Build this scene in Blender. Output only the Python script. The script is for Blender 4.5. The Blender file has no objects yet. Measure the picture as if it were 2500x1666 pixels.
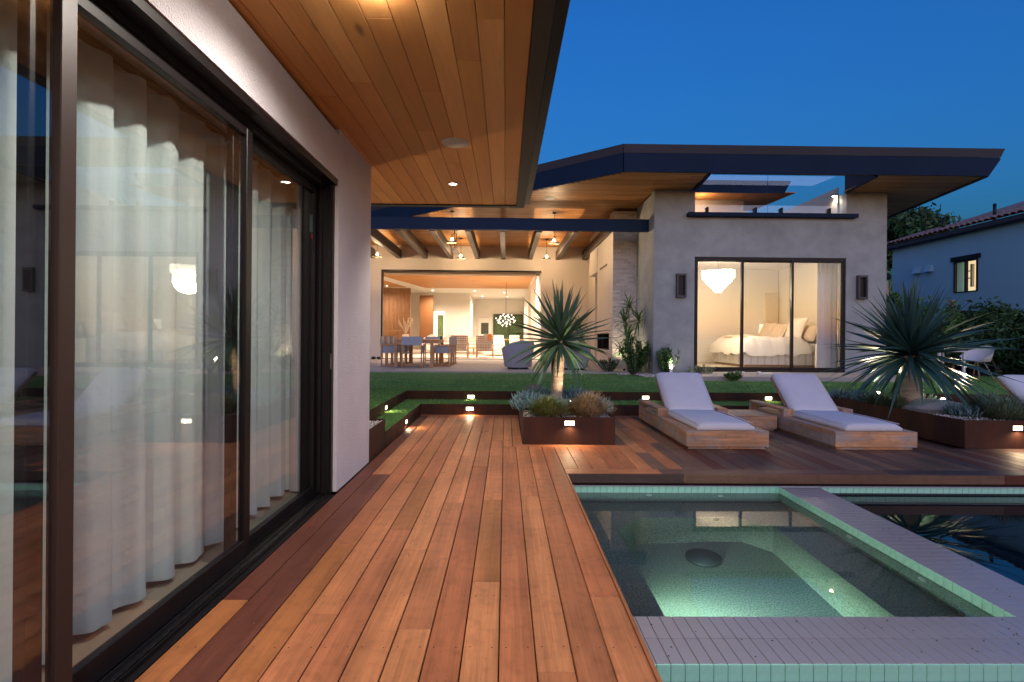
import bpy, math, random
import numpy as np
from mathutils import Vector, Matrix, Euler, noise as mnoise
R = math.radians
sc = bpy.context.scene
col = sc.collection
rng = random.Random(7)

# ------------------------------------------------------------ camera
cam = bpy.data.objects.new('camera', bpy.data.cameras.new('camera')); col.objects.link(cam)
cam.data.sensor_width = 36; cam.data.lens = 18; cam.data.shift_y = -.004
cam.data.clip_start = .05; cam.data.clip_end = 900
cam.matrix_world = Matrix.Translation((0, 0, 1.243)) @ Matrix.Rotation(-math.atan(16/1250), 4, 'Z') @ Matrix.Rotation(R(90), 4, 'X') @ Matrix.Rotation(.008, 4, 'Z')
sc.camera = cam

# ------------------------------------------------------------ dusk sky
w = bpy.data.worlds.new('World'); sc.world = w; w.use_nodes = True; nt = w.node_tree; nt.nodes.clear()
def N(t, k, **kw):
    n = t.nodes.new(k)
    for a, b in kw.items(): setattr(n, a, b)
    return n
sky = N(nt, 'ShaderNodeTexSky', sky_type='NISHITA', sun_disc=False, sun_elevation=R(-2), sun_rotation=R(180))
tc = N(nt, 'ShaderNodeTexCoord'); sx = N(nt, 'ShaderNodeSeparateXYZ'); mr = N(nt, 'ShaderNodeMapRange')
mr.inputs[1].default_value = -.55; mr.inputs[2].default_value = .35
tint = N(nt, 'ShaderNodeMix', data_type='RGBA'); mul = N(nt, 'ShaderNodeMix', data_type='RGBA', blend_type='MULTIPLY')
tint.inputs[6].default_value = (3.9, 3.75, 5.2, 1)      # afterglow behind the camera
tint.inputs[7].default_value = (.14, 1.13, 3.25, 1)     # deep blue dusk sky ahead
mul.inputs[0].default_value = 1
bg = N(nt, 'ShaderNodeBackground'); wo = N(nt, 'ShaderNodeOutputWorld')
L = nt.links.new
L(tc.outputs['Generated'], sx.inputs[0]); L(sx.outputs['Y'], mr.inputs[0]); L(mr.outputs[0], tint.inputs[0])
L(sky.outputs[0], mul.inputs[6]); L(tint.outputs[2], mul.inputs[7]); L(mul.outputs[2], bg.inputs[0]); L(bg.outputs[0], wo.inputs[0])
bg.inputs[1].default_value = .95
sc.view_settings.view_transform = 'Standard'; sc.view_settings.look = 'None'; sc.view_settings.gamma = 1
sc.view_settings.use_curve_mapping = False; sc.view_settings.exposure = 0
try:
    sc.cycles.max_bounces = 10; sc.cycles.transparent_max_bounces = 24; sc.cycles.sample_clamp_indirect = 6
    sc.cycles.caustics_reflective = False; sc.cycles.caustics_refractive = True; sc.cycles.blur_glossy = .5
    sc.cycles.use_denoising = True; sc.cycles.use_light_tree = True
except Exception: pass

# ------------------------------------------------------------ materials
WARM = (1, .69, .40); WHITE = (1, .86, .70)
def mat(name, base=(.5, .5, .5), rough=.6, metal=0, spec=.5, var=0, vs=4, bump=0, bs=60, base2=None, trans=0, coat=0, stretch=(1, 1, 1), world=False, detail=4, dist=.01):
    m = bpy.data.materials.new(name); m.use_nodes = True; t = m.node_tree; b = t.nodes['Principled BSDF']
    b.inputs['Base Color'].default_value = (*base, 1); b.inputs['Roughness'].default_value = rough
    b.inputs['Metallic'].default_value = metal; b.inputs['Specular IOR Level'].default_value = spec
    b.inputs['Coat Weight'].default_value = coat
    if trans: b.inputs['Transmission Weight'].default_value = trans
    c = N(t, 'ShaderNodeTexCoord'); mp = N(t, 'ShaderNodeMapping'); mp.inputs['Scale'].default_value = stretch
    if world:
        g = N(t, 'ShaderNodeNewGeometry'); t.links.new(g.outputs['Position'], mp.inputs[0])
    else: t.links.new(c.outputs['Object'], mp.inputs[0])
    if var or base2:
        n = N(t, 'ShaderNodeTexNoise'); n.inputs['Scale'].default_value = vs; n.inputs['Detail'].default_value = detail + 3; n.inputs['Roughness'].default_value = .62
        t.links.new(mp.outputs[0], n.inputs[0])
        r = N(t, 'ShaderNodeValToRGB'); e = r.color_ramp.elements
        e[0].position = .32; e[1].position = .68
        b2 = base2 or tuple(min(1, v * (1 + var)) for v in base); b1 = base if base2 else tuple(v * (1 - var) for v in base)
        e[0].color = (*b1, 1); e[1].color = (*b2, 1)
        t.links.new(n.outputs[0], r.inputs[0]); t.links.new(r.outputs[0], b.inputs['Base Color'])
    if bump:
        n2 = N(t, 'ShaderNodeTexNoise'); n2.inputs['Scale'].default_value = bs; n2.inputs['Detail'].default_value = detail
        bp = N(t, 'ShaderNodeBump'); bp.inputs['Strength'].default_value = bump; bp.inputs['Distance'].default_value = dist
        t.links.new(mp.outputs[0], n2.inputs[0]); t.links.new(n2.outputs[0], bp.inputs['Height']); t.links.new(bp.outputs[0], b.inputs['Normal'])
    return m
def emis(name, c, s):
    m = bpy.data.materials.new(name); m.use_nodes = True; b = m.node_tree.nodes['Principled BSDF']
    b.inputs['Base Color'].default_value = (.8, .8, .8, 1); b.inputs['Emission Color'].default_value = (*c, 1); b.inputs['Emission Strength'].default_value = s
    return m
def glass(name, ior=1.5, tintc=(1, 1, 1)):
    m = bpy.data.materials.new(name); m.use_nodes = True; t = m.node_tree; t.nodes.clear()
    o = N(t, 'ShaderNodeOutputMaterial'); mx = N(t, 'ShaderNodeMixShader'); tr = N(t, 'ShaderNodeBsdfTransparent'); gl = N(t, 'ShaderNodeBsdfGlossy')
    fr = N(t, 'ShaderNodeFresnel'); fr.inputs[0].default_value = ior; gl.inputs['Roughness'].default_value = 0
    tr.inputs[0].default_value = (*tintc, 1)
    # same reflectance from both sides of the thin pane
    g = N(t, 'ShaderNodeNewGeometry'); k = t.links.new
    lw = N(t, 'ShaderNodeLayerWeight'); lw.inputs[0].default_value = .5
    cv = N(t, 'ShaderNodeMapRange'); cv.interpolation_type = 'LINEAR'
    pw = N(t, 'ShaderNodeMath', operation='POWER'); pw.inputs[1].default_value = 5
    k(lw.outputs['Facing'], pw.inputs[0]); k(pw.outputs[0], cv.inputs[0]); f0 = ((ior-1)/(ior+1))**2
    cv.inputs[3].default_value = f0; cv.inputs[4].default_value = 1
    k(cv.outputs[0], mx.inputs[0]); k(tr.outputs[0], mx.inputs[1]); k(gl.outputs[0], mx.inputs[2]); k(mx.outputs[0], o.inputs[0])
    return m
def wood(name, pal, rough=.5, grain=.25, gs=(34, 1.1, 34), bump=.12, spec=.35, wear=None, knots=0, dirt=0):
    """grain along local Y, tone from the object's own random value"""
    m = bpy.data.materials.new(name); m.use_nodes = True; t = m.node_tree; b = t.nodes['Principled BSDF']; k = t.links.new
    b.inputs['Roughness'].default_value = rough; b.inputs['Specular IOR Level'].default_value = spec
    oi = N(t, 'ShaderNodeObjectInfo'); c = N(t, 'ShaderNodeTexCoord'); ad = N(t, 'ShaderNodeVectorMath', operation='ADD')
    mu = N(t, 'ShaderNodeMath', operation='MULTIPLY'); mu.inputs[1].default_value = 61.7
    k(oi.outputs['Random'], mu.inputs[0]); k(c.outputs['Object'], ad.inputs[0]); k(mu.outputs[0], ad.inputs[1])
    mp = N(t, 'ShaderNodeMapping'); mp.inputs['Scale'].default_value = gs; k(ad.outputs[0], mp.inputs[0])
    n = N(t, 'ShaderNodeTexNoise'); n.inputs['Scale'].default_value = 1.6; n.inputs['Detail'].default_value = 9; n.inputs['Roughness'].default_value = .7; n.inputs['Distortion'].default_value = .5
    k(mp.outputs[0], n.inputs[0])
    r = N(t, 'ShaderNodeValToRGB'); cr = r.color_ramp
    for i, p in enumerate(pal):
        e = cr.elements[i] if i < 2 else cr.elements.new(.5)
        e.color = (*p, 1)
    for i, e in enumerate(cr.elements): e.position = i / max(1, len(pal) - 1)
    for i, p in enumerate(pal): cr.elements[i].color = (*p, 1)
    k(oi.outputs['Random'], r.inputs[0])
    # broad soft figure
    n3 = N(t, 'ShaderNodeTexNoise'); n3.inputs['Scale'].default_value = .22; n3.inputs['Detail'].default_value = 3; k(mp.outputs[0], n3.inputs[0])
    g = N(t, 'ShaderNodeMapRange'); g.inputs[1].default_value = .25; g.inputs[2].default_value = .75; g.inputs[3].default_value = 1 - grain; g.inputs[4].default_value = 1 + grain
    k(n.outputs[0], g.inputs[0])
    g3 = N(t, 'ShaderNodeMapRange'); g3.inputs[1].default_value = .3; g3.inputs[2].default_value = .7; g3.inputs[3].default_value = 1 - grain * .8; g3.inputs[4].default_value = 1 + grain * .8
    k(n3.outputs[0], g3.inputs[0])
    mm = N(t, 'ShaderNodeMath', operation='MULTIPLY'); k(g.outputs[0], mm.inputs[0]); k(g3.outputs[0], mm.inputs[1])
    x = N(t, 'ShaderNodeVectorMath', operation='SCALE'); k(r.outputs[0], x.inputs[0]); k(mm.outputs[0], x.inputs['Scale'])
    last = x.outputs[0]
    if knots:
        mk = N(t, 'ShaderNodeMapping'); mk.inputs['Scale'].default_value = (3.2, 1.1, 3.2); k(ad.outputs[0], mk.inputs[0])
        vo = N(t, 'ShaderNodeTexVoronoi'); vo.inputs['Scale'].default_value = 1.0; k(mk.outputs[0], vo.inputs[0])
        kr = N(t, 'ShaderNodeMapRange'); kr.inputs[1].default_value = .03; kr.inputs[2].default_value = .09; kr.inputs[3].default_value = .45; kr.inputs[4].default_value = 1; k(vo.outputs['Distance'], kr.inputs[0])
        x2 = N(t, 'ShaderNodeVectorMath', operation='SCALE'); k(last, x2.inputs[0]); k(kr.outputs[0], x2.inputs['Scale']); last = x2.outputs[0]
    if wear:
        n4 = N(t, 'ShaderNodeTexNoise'); n4.inputs['Scale'].default_value = 3.5; n4.inputs['Detail'].default_value = 6
        m4 = N(t, 'ShaderNodeMapping'); m4.inputs['Scale'].default_value = (1, .5, 2.2); k(ad.outputs[0], m4.inputs[0]); k(m4.outputs[0], n4.inputs[0])
        r4 = N(t, 'ShaderNodeMapRange'); r4.inputs[1].default_value = .47; r4.inputs[2].default_value = .58; k(n4.outputs[0], r4.inputs[0])
        mx = N(t, 'ShaderNodeMix', data_type='RGBA'); mx.inputs[7].default_value = (*wear, 1); k(r4.outputs[0], mx.inputs[0]); k(last, mx.inputs[6])
        x5 = N(t, 'ShaderNodeVectorMath', operation='SCALE'); k(mx.outputs[2], x5.inputs[0]); k(g.outputs[0], x5.inputs['Scale']); last = x5.outputs[0]
    if dirt:
        gp = N(t, 'ShaderNodeNewGeometry')
        for sc2, dt_, lo2, hi2, a2, b2_ in ((1.7, 8, .35, .62, .80, 1.08), (14, 4, .30, .5, .82, 1.0), (70, 2, .24, .34, .55, 1.0)):
            nd = N(t, 'ShaderNodeTexNoise'); nd.inputs['Scale'].default_value = sc2; nd.inputs['Detail'].default_value = dt_; k(gp.outputs['Position'], nd.inputs[0])
            rd = N(t, 'ShaderNodeMapRange'); rd.inputs[1].default_value = lo2; rd.inputs[2].default_value = hi2; rd.inputs[3].default_value = a2; rd.inputs[4].default_value = b2_; k(nd.outputs[0], rd.inputs[0])
            xd = N(t, 'ShaderNodeVectorMath', operation='SCALE'); k(last, xd.inputs[0]); k(rd.outputs[0], xd.inputs['Scale']); last = xd.outputs[0]
    k(last, b.inputs['Base Color'])
    bp = N(t, 'ShaderNodeBump'); bp.inputs['Strength'].default_value = bump; bp.inputs['Distance'].default_value = .004; k(n.outputs[0], bp.inputs['Height']); k(bp.outputs[0], b.inputs['Normal'])
    rr = N(t, 'ShaderNodeMapRange'); rr.inputs[3].default_value = rough - .1; rr.inputs[4].default_value = rough + .15; k(n.outputs[0], rr.inputs[0]); k(rr.outputs[0], b.inputs['Roughness'])
    return m
m_deck = wood('ipe deck', [(.38, .125, .052), (.48, .185, .074), (.40, .14, .06), (.51, .205, .082), (.44, .165, .067)], .52, .32, spec=.22, bump=.3, dirt=1)
m_decklight = wood('ipe orange', [(.40, .15, .05), (.37, .135, .046)], .52, .28, spec=.22, bump=.3, dirt=1)
m_deckdark = wood('ipe maroon', [(.125, .038, .024), (.14, .044, .026)], .5, .24, spec=.25, bump=.3, dirt=1)
m_deckgrey = wood('ipe grey brown', [(.10, .055, .042), (.21, .115, .07), (.06, .038, .036), (.15, .07, .045), (.24, .13, .075)], .48, .26, spec=.3, bump=.3, dirt=1)  # dull boards; in the far field they stand in for less lit deck
m_soffit = wood('cedar soffit', [(.62, .29, .085), (.72, .36, .125), (.55, .24, .07), (.68, .32, .10)], .5, .13, (12, .9, 12), .05, .25, knots=1)
m_teak = wood('weathered teak', [(.48, .25, .13), (.52, .29, .155), (.44, .225, .115)], .6, .24, (20, 1.2, 20), .1, .3, wear=(.38, .31, .27), dirt=1)
m_teakin = wood('indoor oak', [(.45, .25, .13), (.5, .28, .15)], .5, .15)
m_stucco = mat('smooth grey stucco', (.31, .335, .34), .75, var=.15, vs=2.2, bump=.35, bs=9, detail=9, dist=.02, world=True)
m_stucco2 = mat('sand finish stucco', (.66, .63, .67), .9, var=.05, vs=3, bump=.9, bs=120, detail=4, dist=.012, world=True)
m_white = mat('white plaster', (.62, .55, .47), .8, var=.03, vs=1, bump=.1, bs=30, world=True)
m_inwhite = mat('interior paint', (.72, .68, .62), .7, var=.02, vs=.6)
m_black = mat('dark bronze aluminium', (.010, .008, .009), .4, spec=.25, var=.15, vs=3)
m_brown = mat('bronze stile', (.040, .024, .020), .42, spec=.3, var=.1, vs=2)  # warm reflection on the near stiles is put into this colour
m_navy = mat('charcoal steel fascia', (.004, .019, .055), .5, spec=.12, var=.15, vs=.6, bump=.04, bs=3)  # dark metal; the blue sky it reflects is put into the base colour
m_flash = mat('metal flashing', (.030, .032, .048), .45, spec=.2, var=.1, vs=.4)
m_beam = mat('dark stained beam', (.055, .042, .034), .5, var=.3, vs=2, stretch=(12, 1, 12), bump=.1, bs=20)
m_corten = mat('weathering steel', (.017, .009, .010), .62, spec=.25, base2=(.085, .028, .013), vs=1.3, bump=.12, bs=120, detail=8, stretch=(2.2, 2.2, .4), world=True)
m_alu = mat('brushed track', (.32, .31, .30), .28, metal=1, var=.2, vs=30)
m_curtain = mat('sheer curtain', (.66, .74, .74), .9, var=.07, vs=2, bump=.35, bs=30)
m_floorin = mat('pale oak floor', (.38, .34, .27), .55, var=.1, vs=2, stretch=(8, 1, 1), bump=.05)
m_conc = mat('broom concrete', (.38, .345, .31), .8, var=.07, vs=1.2, bump=.15, bs=150, detail=8, world=True)
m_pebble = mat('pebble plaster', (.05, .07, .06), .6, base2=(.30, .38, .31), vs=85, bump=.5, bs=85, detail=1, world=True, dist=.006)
m_tileT = mat('lavender coping tile', (.31, .29, .31), .16, spec=.5, var=.04, vs=5)
m_tileV = mat('aqua glass tile', (.36, .74, .58), .14, spec=.5, var=.08, vs=14, coat=.3)
m_grout = mat('grey grout', (.075, .06, .07), .9)
m_grass = mat('synthetic turf', (.07, .18, .055), .8, base2=(.13, .28, .08), vs=60, bump=.9, bs=260, detail=2, world=True, spec=.2, dist=.02)
m_blade = mat('turf blade', (.11, .26, .07), .7, base2=(.2, .38, .11), vs=1.2, spec=.25, world=True)
m_gravel = mat('pebble', (.33, .29, .27), .8, base2=(.62, .56, .52), vs=40, world=True)
m_soil = mat('soil', (.10, .075, .06), .95, var=.3, vs=20, bump=.8, bs=60, world=True)
m_cush = mat('canvas cushion', (.66, .66, .71), .9, var=.03, vs=5, bump=.5, bs=9, detail=7, spec=.2, dist=.015)
m_greyfab = mat('grey woven fabric', (.27, .27, .30), .9, var=.05, vs=8, bump=.3, bs=300)
m_sling2 = mat('grey sling fabric', (.36, .38, .42), .85, var=.04, vs=10)
m_sling = mat('pale sling fabric', (.62, .63, .66), .85, var=.04, vs=10, bump=.1, bs=300)
m_linen = mat('white linen', (.78, .74, .68), .9, var=.02, vs=4, bump=.3, bs=12)
m_linen2 = mat('beige linen', (.60, .50, .40), .9, var=.05, vs=10, bump=.2, bs=30)
m_orange = mat('orange throw', (.75, .27, .08), .9, var=.1, vs=20)
m_leaf = mat('yucca leaf', (.065, .135, .085), .42, base2=(.11, .20, .12), vs=2.5, spec=.4, stretch=(6, .7, 1))
m_leaf2 = mat('yucca leaf dark', (.03, .085, .075), .42, base2=(.05, .12, .10), vs=2.5, spec=.4, stretch=(6, .7, 1))
m_stemleaf = mat('bright leaf', (.045, .12, .03), .5, base2=(.08, .2, .05), vs=3, spec=.35)
m_darkleaf = mat('dark leaf', (.022, .06, .028), .55, base2=(.045, .105, .04), vs=3, spec=.3)
m_succ = mat('blue succulent', (.10, .19, .20), .6, base2=(.19, .30, .29), vs=6, spec=.3)
m_tuft = mat('tan grass', (.32, .24, .11), .7, base2=(.55, .38, .22), vs=5)
m_tuftg = mat('green tuft', (.13, .21, .035), .7, base2=(.34, .30, .11), vs=5)
m_tuftd = mat('grey green tuft', (.11, .17, .09), .7, base2=(.22, .28, .18), vs=5)
m_bark = mat('yucca bark', (.28, .18, .12), .9, base2=(.62, .50, .40), vs=3, bump=.8, bs=8, stretch=(1.2, 1.2, 9), detail=6, dist=.02)
m_stone = mat('granite boulder', (.20, .20, .21), .8, base2=(.36, .36, .38), vs=60, bump=.6, bs=20)
m_glass = glass('window glass', 2.1, (.97, .99, .98))
m_glassb = glass('clear pane', 1.62, (.99, 1, 1))
m_nwall = mat('neighbour stucco', (.25, .48, .62), .9, var=.04, vs=1, bump=.2, bs=60, world=True)  # blue of the dusk light is put into the wall colour
m_clay = mat('clay roof tile', (.16, .09, .075), .8, base2=(.30, .19, .16), vs=1.2, world=True)
m_pot = mat('cream ceramic', (.6, .5, .4), .5)
m_speaker = mat('speaker grille', (.62, .55, .5), .6)
m_lamp_e = emis('downlight lens', WHITE, 14); m_step_e = emis('step light lens', (1, .84, .62), 7); m_bulb_e = emis('pendant bulb', (1, .76, .45), 60)
m_crys_e = emis('lit crystal', (1, .84, .62), 3); m_inner = mat('shade inside', (.75, .66, .5), .5)
m_water = bpy.data.materials.new('pool water'); m_water.use_nodes = True
_b = m_water.node_tree.nodes['Principled BSDF']; _b.inputs['Base Color'].default_value = (.93, 1, .99, 1); _b.inputs['Transmission Weight'].default_value = 1; _b.inputs['IOR'].default_value = 1.33; _b.inputs['Roughness'].default_value = 0
def waves(m, sc_, st):
    t = m.node_tree; g = N(t, 'ShaderNodeNewGeometry'); n = N(t, 'ShaderNodeTexNoise'); n.inputs['Scale'].default_value = sc_; bp = N(t, 'ShaderNodeBump'); bp.inputs['Strength'].default_value = st; bp.inputs['Distance'].default_value = .01
    t.links.new(g.outputs['Position'], n.inputs[0]); t.links.new(n.outputs[0], bp.inputs['Height']); t.links.new(bp.outputs[0], t.nodes['Principled BSDF'].inputs['Normal'])
waves(m_water, 1.2, .015)
m_water2 = m_water.copy(); m_water2.node_tree.nodes['Bump'].inputs['Strength'].default_value = .22; m_water2.node_tree.nodes['Principled BSDF'].inputs['Base Color'].default_value = (.12, .35, .5, 1)

def isl(m, lo=.45, hi=1.6):
    """every separate blade or leaf gets its own tone"""
    t = m.node_tree; b = t.nodes['Principled BSDF']; k = t.links.new; g = N(t, 'ShaderNodeNewGeometry'); r_ = N(t, 'ShaderNodeMapRange'); r_.inputs[3].default_value = lo; r_.inputs[4].default_value = hi
    x = N(t, 'ShaderNodeVectorMath', operation='SCALE'); src = b.inputs['Base Color'].links[0].from_socket; k(g.outputs['Random Per Island'], r_.inputs[0]); k(src, x.inputs[0]); k(r_.outputs[0], x.inputs['Scale']); k(x.outputs[0], b.inputs['Base Color'])
for q_ in (m_blade, m_succ, m_tuft, m_tuftg, m_tuftd, m_darkleaf, m_stemleaf, m_gravel): isl(q_)
# ------------------------------------------------------------ mesh helpers
class MB:
    def __init__(s): s.v = []; s.f = []; s.sm = False
    def add(s, v, f):
        o = len(s.v); s.v += [tuple(p) for p in v]; s.f += [tuple(i + o for i in q) for q in f]; return s
    def box(s, x0, x1, y0, y1, z0, z1):
        return s.add([(x, y, z) for z in (z0, z1) for y in (y0, y1) for x in (x0, x1)], [(0, 2, 3, 1), (4, 5, 7, 6), (0, 1, 5, 4), (2, 6, 7, 3), (0, 4, 6, 2), (1, 3, 7, 5)])
    def cbox(s, x0, x1, y0, y1, z0, z1, b):
        b = min(b, (x1-x0)/2.01, (y1-y0)/2.01, (z1-z0)/2.01); c = ((x0+x1)/2, (y0+y1)/2, (z0+z1)/2); h = ((x1-x0)/2, (y1-y0)/2, (z1-z0)/2)
        vs = []; ix = {}
        for sx_ in (-1, 1):
            for sy_ in (-1, 1):
                for sz in (-1, 1):
                    for a in range(3):
                        ix[(sx_, sy_, sz, a)] = len(vs); sg = (sx_, sy_, sz)
                        vs.append(tuple(c[i] + sg[i] * (h[i] - (0 if i == a else b)) for i in range(3)))
        fs = []
        S = (-1, 1)
        for a in range(3):
            o1, o2 = [i for i in range(3) if i != a]
            for sg in S:
                q = []
                for u, v in ((-1, -1), (1, -1), (1, 1), (-1, 1)):
                    k = [0, 0, 0]; k[a] = sg; k[o1] = u; k[o2] = v; q.append(ix[(*k, a)])
                fs.append(q)
            # edges along axis a
            for u in S:
                for v in S:
                    k0 = [0]*3; k0[o1] = u; k0[o2] = v; k1 = list(k0); k0[a] = -1; k1[a] = 1
                    fs.append([ix[(*k0, o1)], ix[(*k1, o1)], ix[(*k1, o2)], ix[(*k0, o2)]])
        for u in S:
            for v in S:
                for z in S: fs.append([ix[(u, v, z, 0)], ix[(u, v, z, 1)], ix[(u, v, z, 2)]])
        # fix winding outward
        C = Vector(c); out = []
        for f in fs:
            p = [Vector(vs[i]) for i in f]; n = (p[1]-p[0]).cross(p[2]-p[0]); m = sum(p, Vector())/len(p) - C
            out.append(f if n.dot(m) > 0 else f[::-1])
        return s.add(vs, out)
    def prism(s, pts, z0, z1):
        n = len(pts); a = sum(pts[i][0]*pts[(i+1) % n][1] - pts[(i+1) % n][0]*pts[i][1] for i in range(n))
        if a < 0: pts = pts[::-1]
        f0 = (lambda x, y: z0) if not callable(z0) else z0; f1 = (lambda x, y: z1) if not callable(z1) else z1
        v = [(x, y, f0(x, y)) for x, y in pts] + [(x, y, f1(x, y)) for x, y in pts]
        return s.add(v, [tuple(range(n))[::-1], tuple(range(n, 2*n))] + [(i, (i+1) % n, (i+1) % n + n, i + n) for i in range(n)])
    def quad(s, a, b, c, d): return s.add([a, b, c, d], [(0, 1, 2, 3)])
    def lathe(s, prof, n=24, c=(0, 0, 0), a0=0, a1=2*math.pi):
        full = abs(a1 - a0 - 2*math.pi) < 1e-6; m = n if full else n + 1; v = []
        for r, z in prof:
            for i in range(m):
                t = a0 + (a1-a0)*i/n; v.append((c[0] + r*math.cos(t), c[1] + r*math.sin(t), c[2] + z))
        f = []
        for j in range(len(prof)-1):
            for i in range(n):
                k = (i+1) % m; f.append((j*m+i, j*m+k, (j+1)*m+k, (j+1)*m+i))
        return s.add(v, f)
    def cyl(s, c, r, z0, z1, n=16, r2=None):
        r2 = r if r2 is None else r2
        return s.lathe([(0, z0), (r, z0), (r2, z1), (0, z1)], n, (c[0], c[1], 0))
    def tube(s, pts, rad, n=8):
        P = [Vector(p) for p in pts]; rads = rad if isinstance(rad, (list, tuple)) else [rad]*len(P); v = []
        up = Vector((0, 0, 1))
        for i, p in enumerate(P):
            d = (P[min(i+1, len(P)-1)] - P[max(i-1, 0)]).normalized(); a = d.cross(up)
            if a.length < .05: a = d.cross(Vector((1, 0, 0)))
            a.normalize(); b = d.cross(a)
            for k in range(n):
                t = 2*math.pi*k/n; v.append(p + (a*math.cos(t) + b*math.sin(t))*rads[i])
        f = [(i*n+k, i*n+(k+1) % n, (i+1)*n+(k+1) % n, (i+1)*n+k) for i in range(len(P)-1) for k in range(n)]
        f += [tuple(range(n))[::-1], tuple(range((len(P)-1)*n, len(P)*n))]
        return s.add(v, f)
    def blob(s, c, r, seed=0, rough=.2, nu=10, nv=7):
        v = []; c = Vector(c)
        for j in range(nv+1):
            for i in range(nu):
                th = math.pi*j/nv; ph = 2*math.pi*i/nu; d = Vector((math.sin(th)*math.cos(ph), math.sin(th)*math.sin(ph), math.cos(th)))
                k = 1 + rough*mnoise.noise(d*1.7 + Vector((seed*3.1, seed, 0))); v.append(c + Vector((d.x*r[0], d.y*r[1], d.z*r[2]))*k)
        return s.add(v, [(j*nu+i, (j+1)*nu+i, (j+1)*nu+(i+1) % nu, j*nu+(i+1) % nu) for j in range(nv) for i in range(nu)])
    def mesh(s, name, m, smooth=False):
        me = bpy.data.meshes.new(name); me.from_pydata([tuple(p) for p in s.v], [], s.f); me.materials.append(m)
        if smooth: me.shade_smooth()
        me.update(); return me
def tag(o, label=None, cat=None, group=None, kind=None):
    if label: o['label'] = label
    if cat: o['category'] = cat
    if group: o['group'] = group
    if kind: o['kind'] = kind
    return o
def link(name, me, parent=None, loc=None, rot=None, scale=None):
    o = bpy.data.objects.new(name, me); col.objects.link(o)
    if parent: o.parent = parent
    if loc is not None: o.location = loc
    if rot is not None: o.rotation_euler = rot
    if scale is not None: o.scale = scale if isinstance(scale, (tuple, list)) else (scale,)*3
    return o
def E(name, label, cat, loc=(0, 0, 0), rz=0, group=None):
    return tag(link(name, None, None, loc, (0, 0, rz)), label, cat, group)
def part(name, mb, m, parent=None, smooth=False, **k): return link(name, mb.mesh(name, m, smooth), parent, **k)
def struct(name, mb, m, smooth=False): return tag(part(name, mb, m, None, smooth), kind='structure')
def B(*a): return MB().box(*a)
_cache = {}
def board(name, x0, x1, y0, y1, z0, z1, m, parent, b=.003):
    """a chamfered board with its own local frame (grain along Y); alike boards share a mesh"""
    d = (round(x1-x0, 4), round(y1-y0, 4), round(z1-z0, 4)); key = (d, b, m.name)
    if key not in _cache: _cache[key] = MB().cbox(-d[0]/2, d[0]/2, -d[1]/2, d[1]/2, -d[2]/2, d[2]/2, b).mesh(name, m)
    return link(name, _cache[key], parent, ((x0+x1)/2, (y0+y1)/2, (z0+z1)/2))
def boardx(name, x0, x1, y0, y1, z0, z1, m, parent, b=.003):
    """the same with the grain along X"""
    d = (round(y1-y0, 4), round(x1-x0, 4), round(z1-z0, 4)); key = (d, b, m.name)
    if key not in _cache: _cache[key] = MB().cbox(-d[0]/2, d[0]/2, -d[1]/2, d[1]/2, -d[2]/2, d[2]/2, b).mesh(name, m)
    return link(name, _cache[key], parent, ((x0+x1)/2, (y0+y1)/2, (z0+z1)/2), (0, 0, R(90)))
def copy_tree(o, parent=None):
    c = o.copy(); col.objects.link(c)
    if parent: c.parent = parent
    for ch in list(o.children): copy_tree(ch, c)
    return c
def light(kind, loc, power, color=WARM, parent=None, size=.05, rot=(0, 0, 0), spot=None, blend=.6, name='glow'):
    d = bpy.data.lights.new(name, kind); d.energy = power; d.color = color
    if kind == 'AREA': d.size = size
    else: d.shadow_soft_size = size
    if spot: d.spot_size = R(spot); d.spot_blend = blend
    o = bpy.data.objects.new(name, d); col.objects.link(o); o.location = loc; o.rotation_euler = rot
    if parent: o.parent = parent
    return o
def tri_mesh(name, V, m, parent=None, per=3):
    """V: (n*per,3) array of separate triangles or quads"""
    V = np.asarray(V, dtype=np.float32); n = len(V); me = bpy.data.meshes.new(name)
    me.vertices.add(n); me.vertices.foreach_set('co', V.ravel()); me.loops.add(n); me.loops.foreach_set('vertex_index', np.arange(n, dtype=np.int32))
    me.polygons.add(n//per); me.polygons.foreach_set('loop_start', np.arange(0, n, per, dtype=np.int32)); me.polygons.foreach_set('loop_total', np.full(n//per, per, dtype=np.int32))
    me.materials.append(m); me.update(calc_edges=True); return link(name, me, parent)

# ------------------------------------------------------------ ground and lawn
gr = MB()   # one sheet to the horizon, left open where the pool basin is dug
for a in ((-400, .5, -400, 500), (14.2, 400, -400, 500), (.5, 14.2, 4.75, 500), (.5, 14.2, -400, -1.5)): gr.quad((a[0], a[2], -.12), (a[1], a[2], -.12), (a[1], a[3], -.12), (a[0], a[3], -.12))
struct('ground', gr, m_soil)
struct('lawn', MB().prism([(-9, 5.75), (-1.685, 5.75), (-1.685, 8.725), (16.5, 8.725), (16.5, 13.2), (-9, 13.2)], -.1, .305), m_grass)
struct('lawn_step', MB().prism([(-1.67, 5.76), (-1.345, 5.76), (-1.345, 8.165), (16.5, 8.165), (16.5, 8.705), (-1.67, 8.705)], -.1, .158), m_grass)
struct('patio', MB().prism([(-9, 13.2), (2.9, 13.2), (3.74, 14.0), (3.74, 20.2), (-9, 20.2)], -.05, .345), m_conc)
struct('side_yard', MB().box(9.68, 16.5, 13.2, 26, -.1, .30), m_soil)
pj = MB()
for x in (-6.2, -3.05, .1): pj.box(x-.006, x+.006, 13.2, 20.2, .34, .3465)
pj.box(-9, 3.74, 16.6, 16.612, .34, .3465)
tag(part('patio_joint', pj, mat('joint', (.12, .1, .09), .9)), 'thin saw cut joints across the pale concrete patio', kind='structure')
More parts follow.
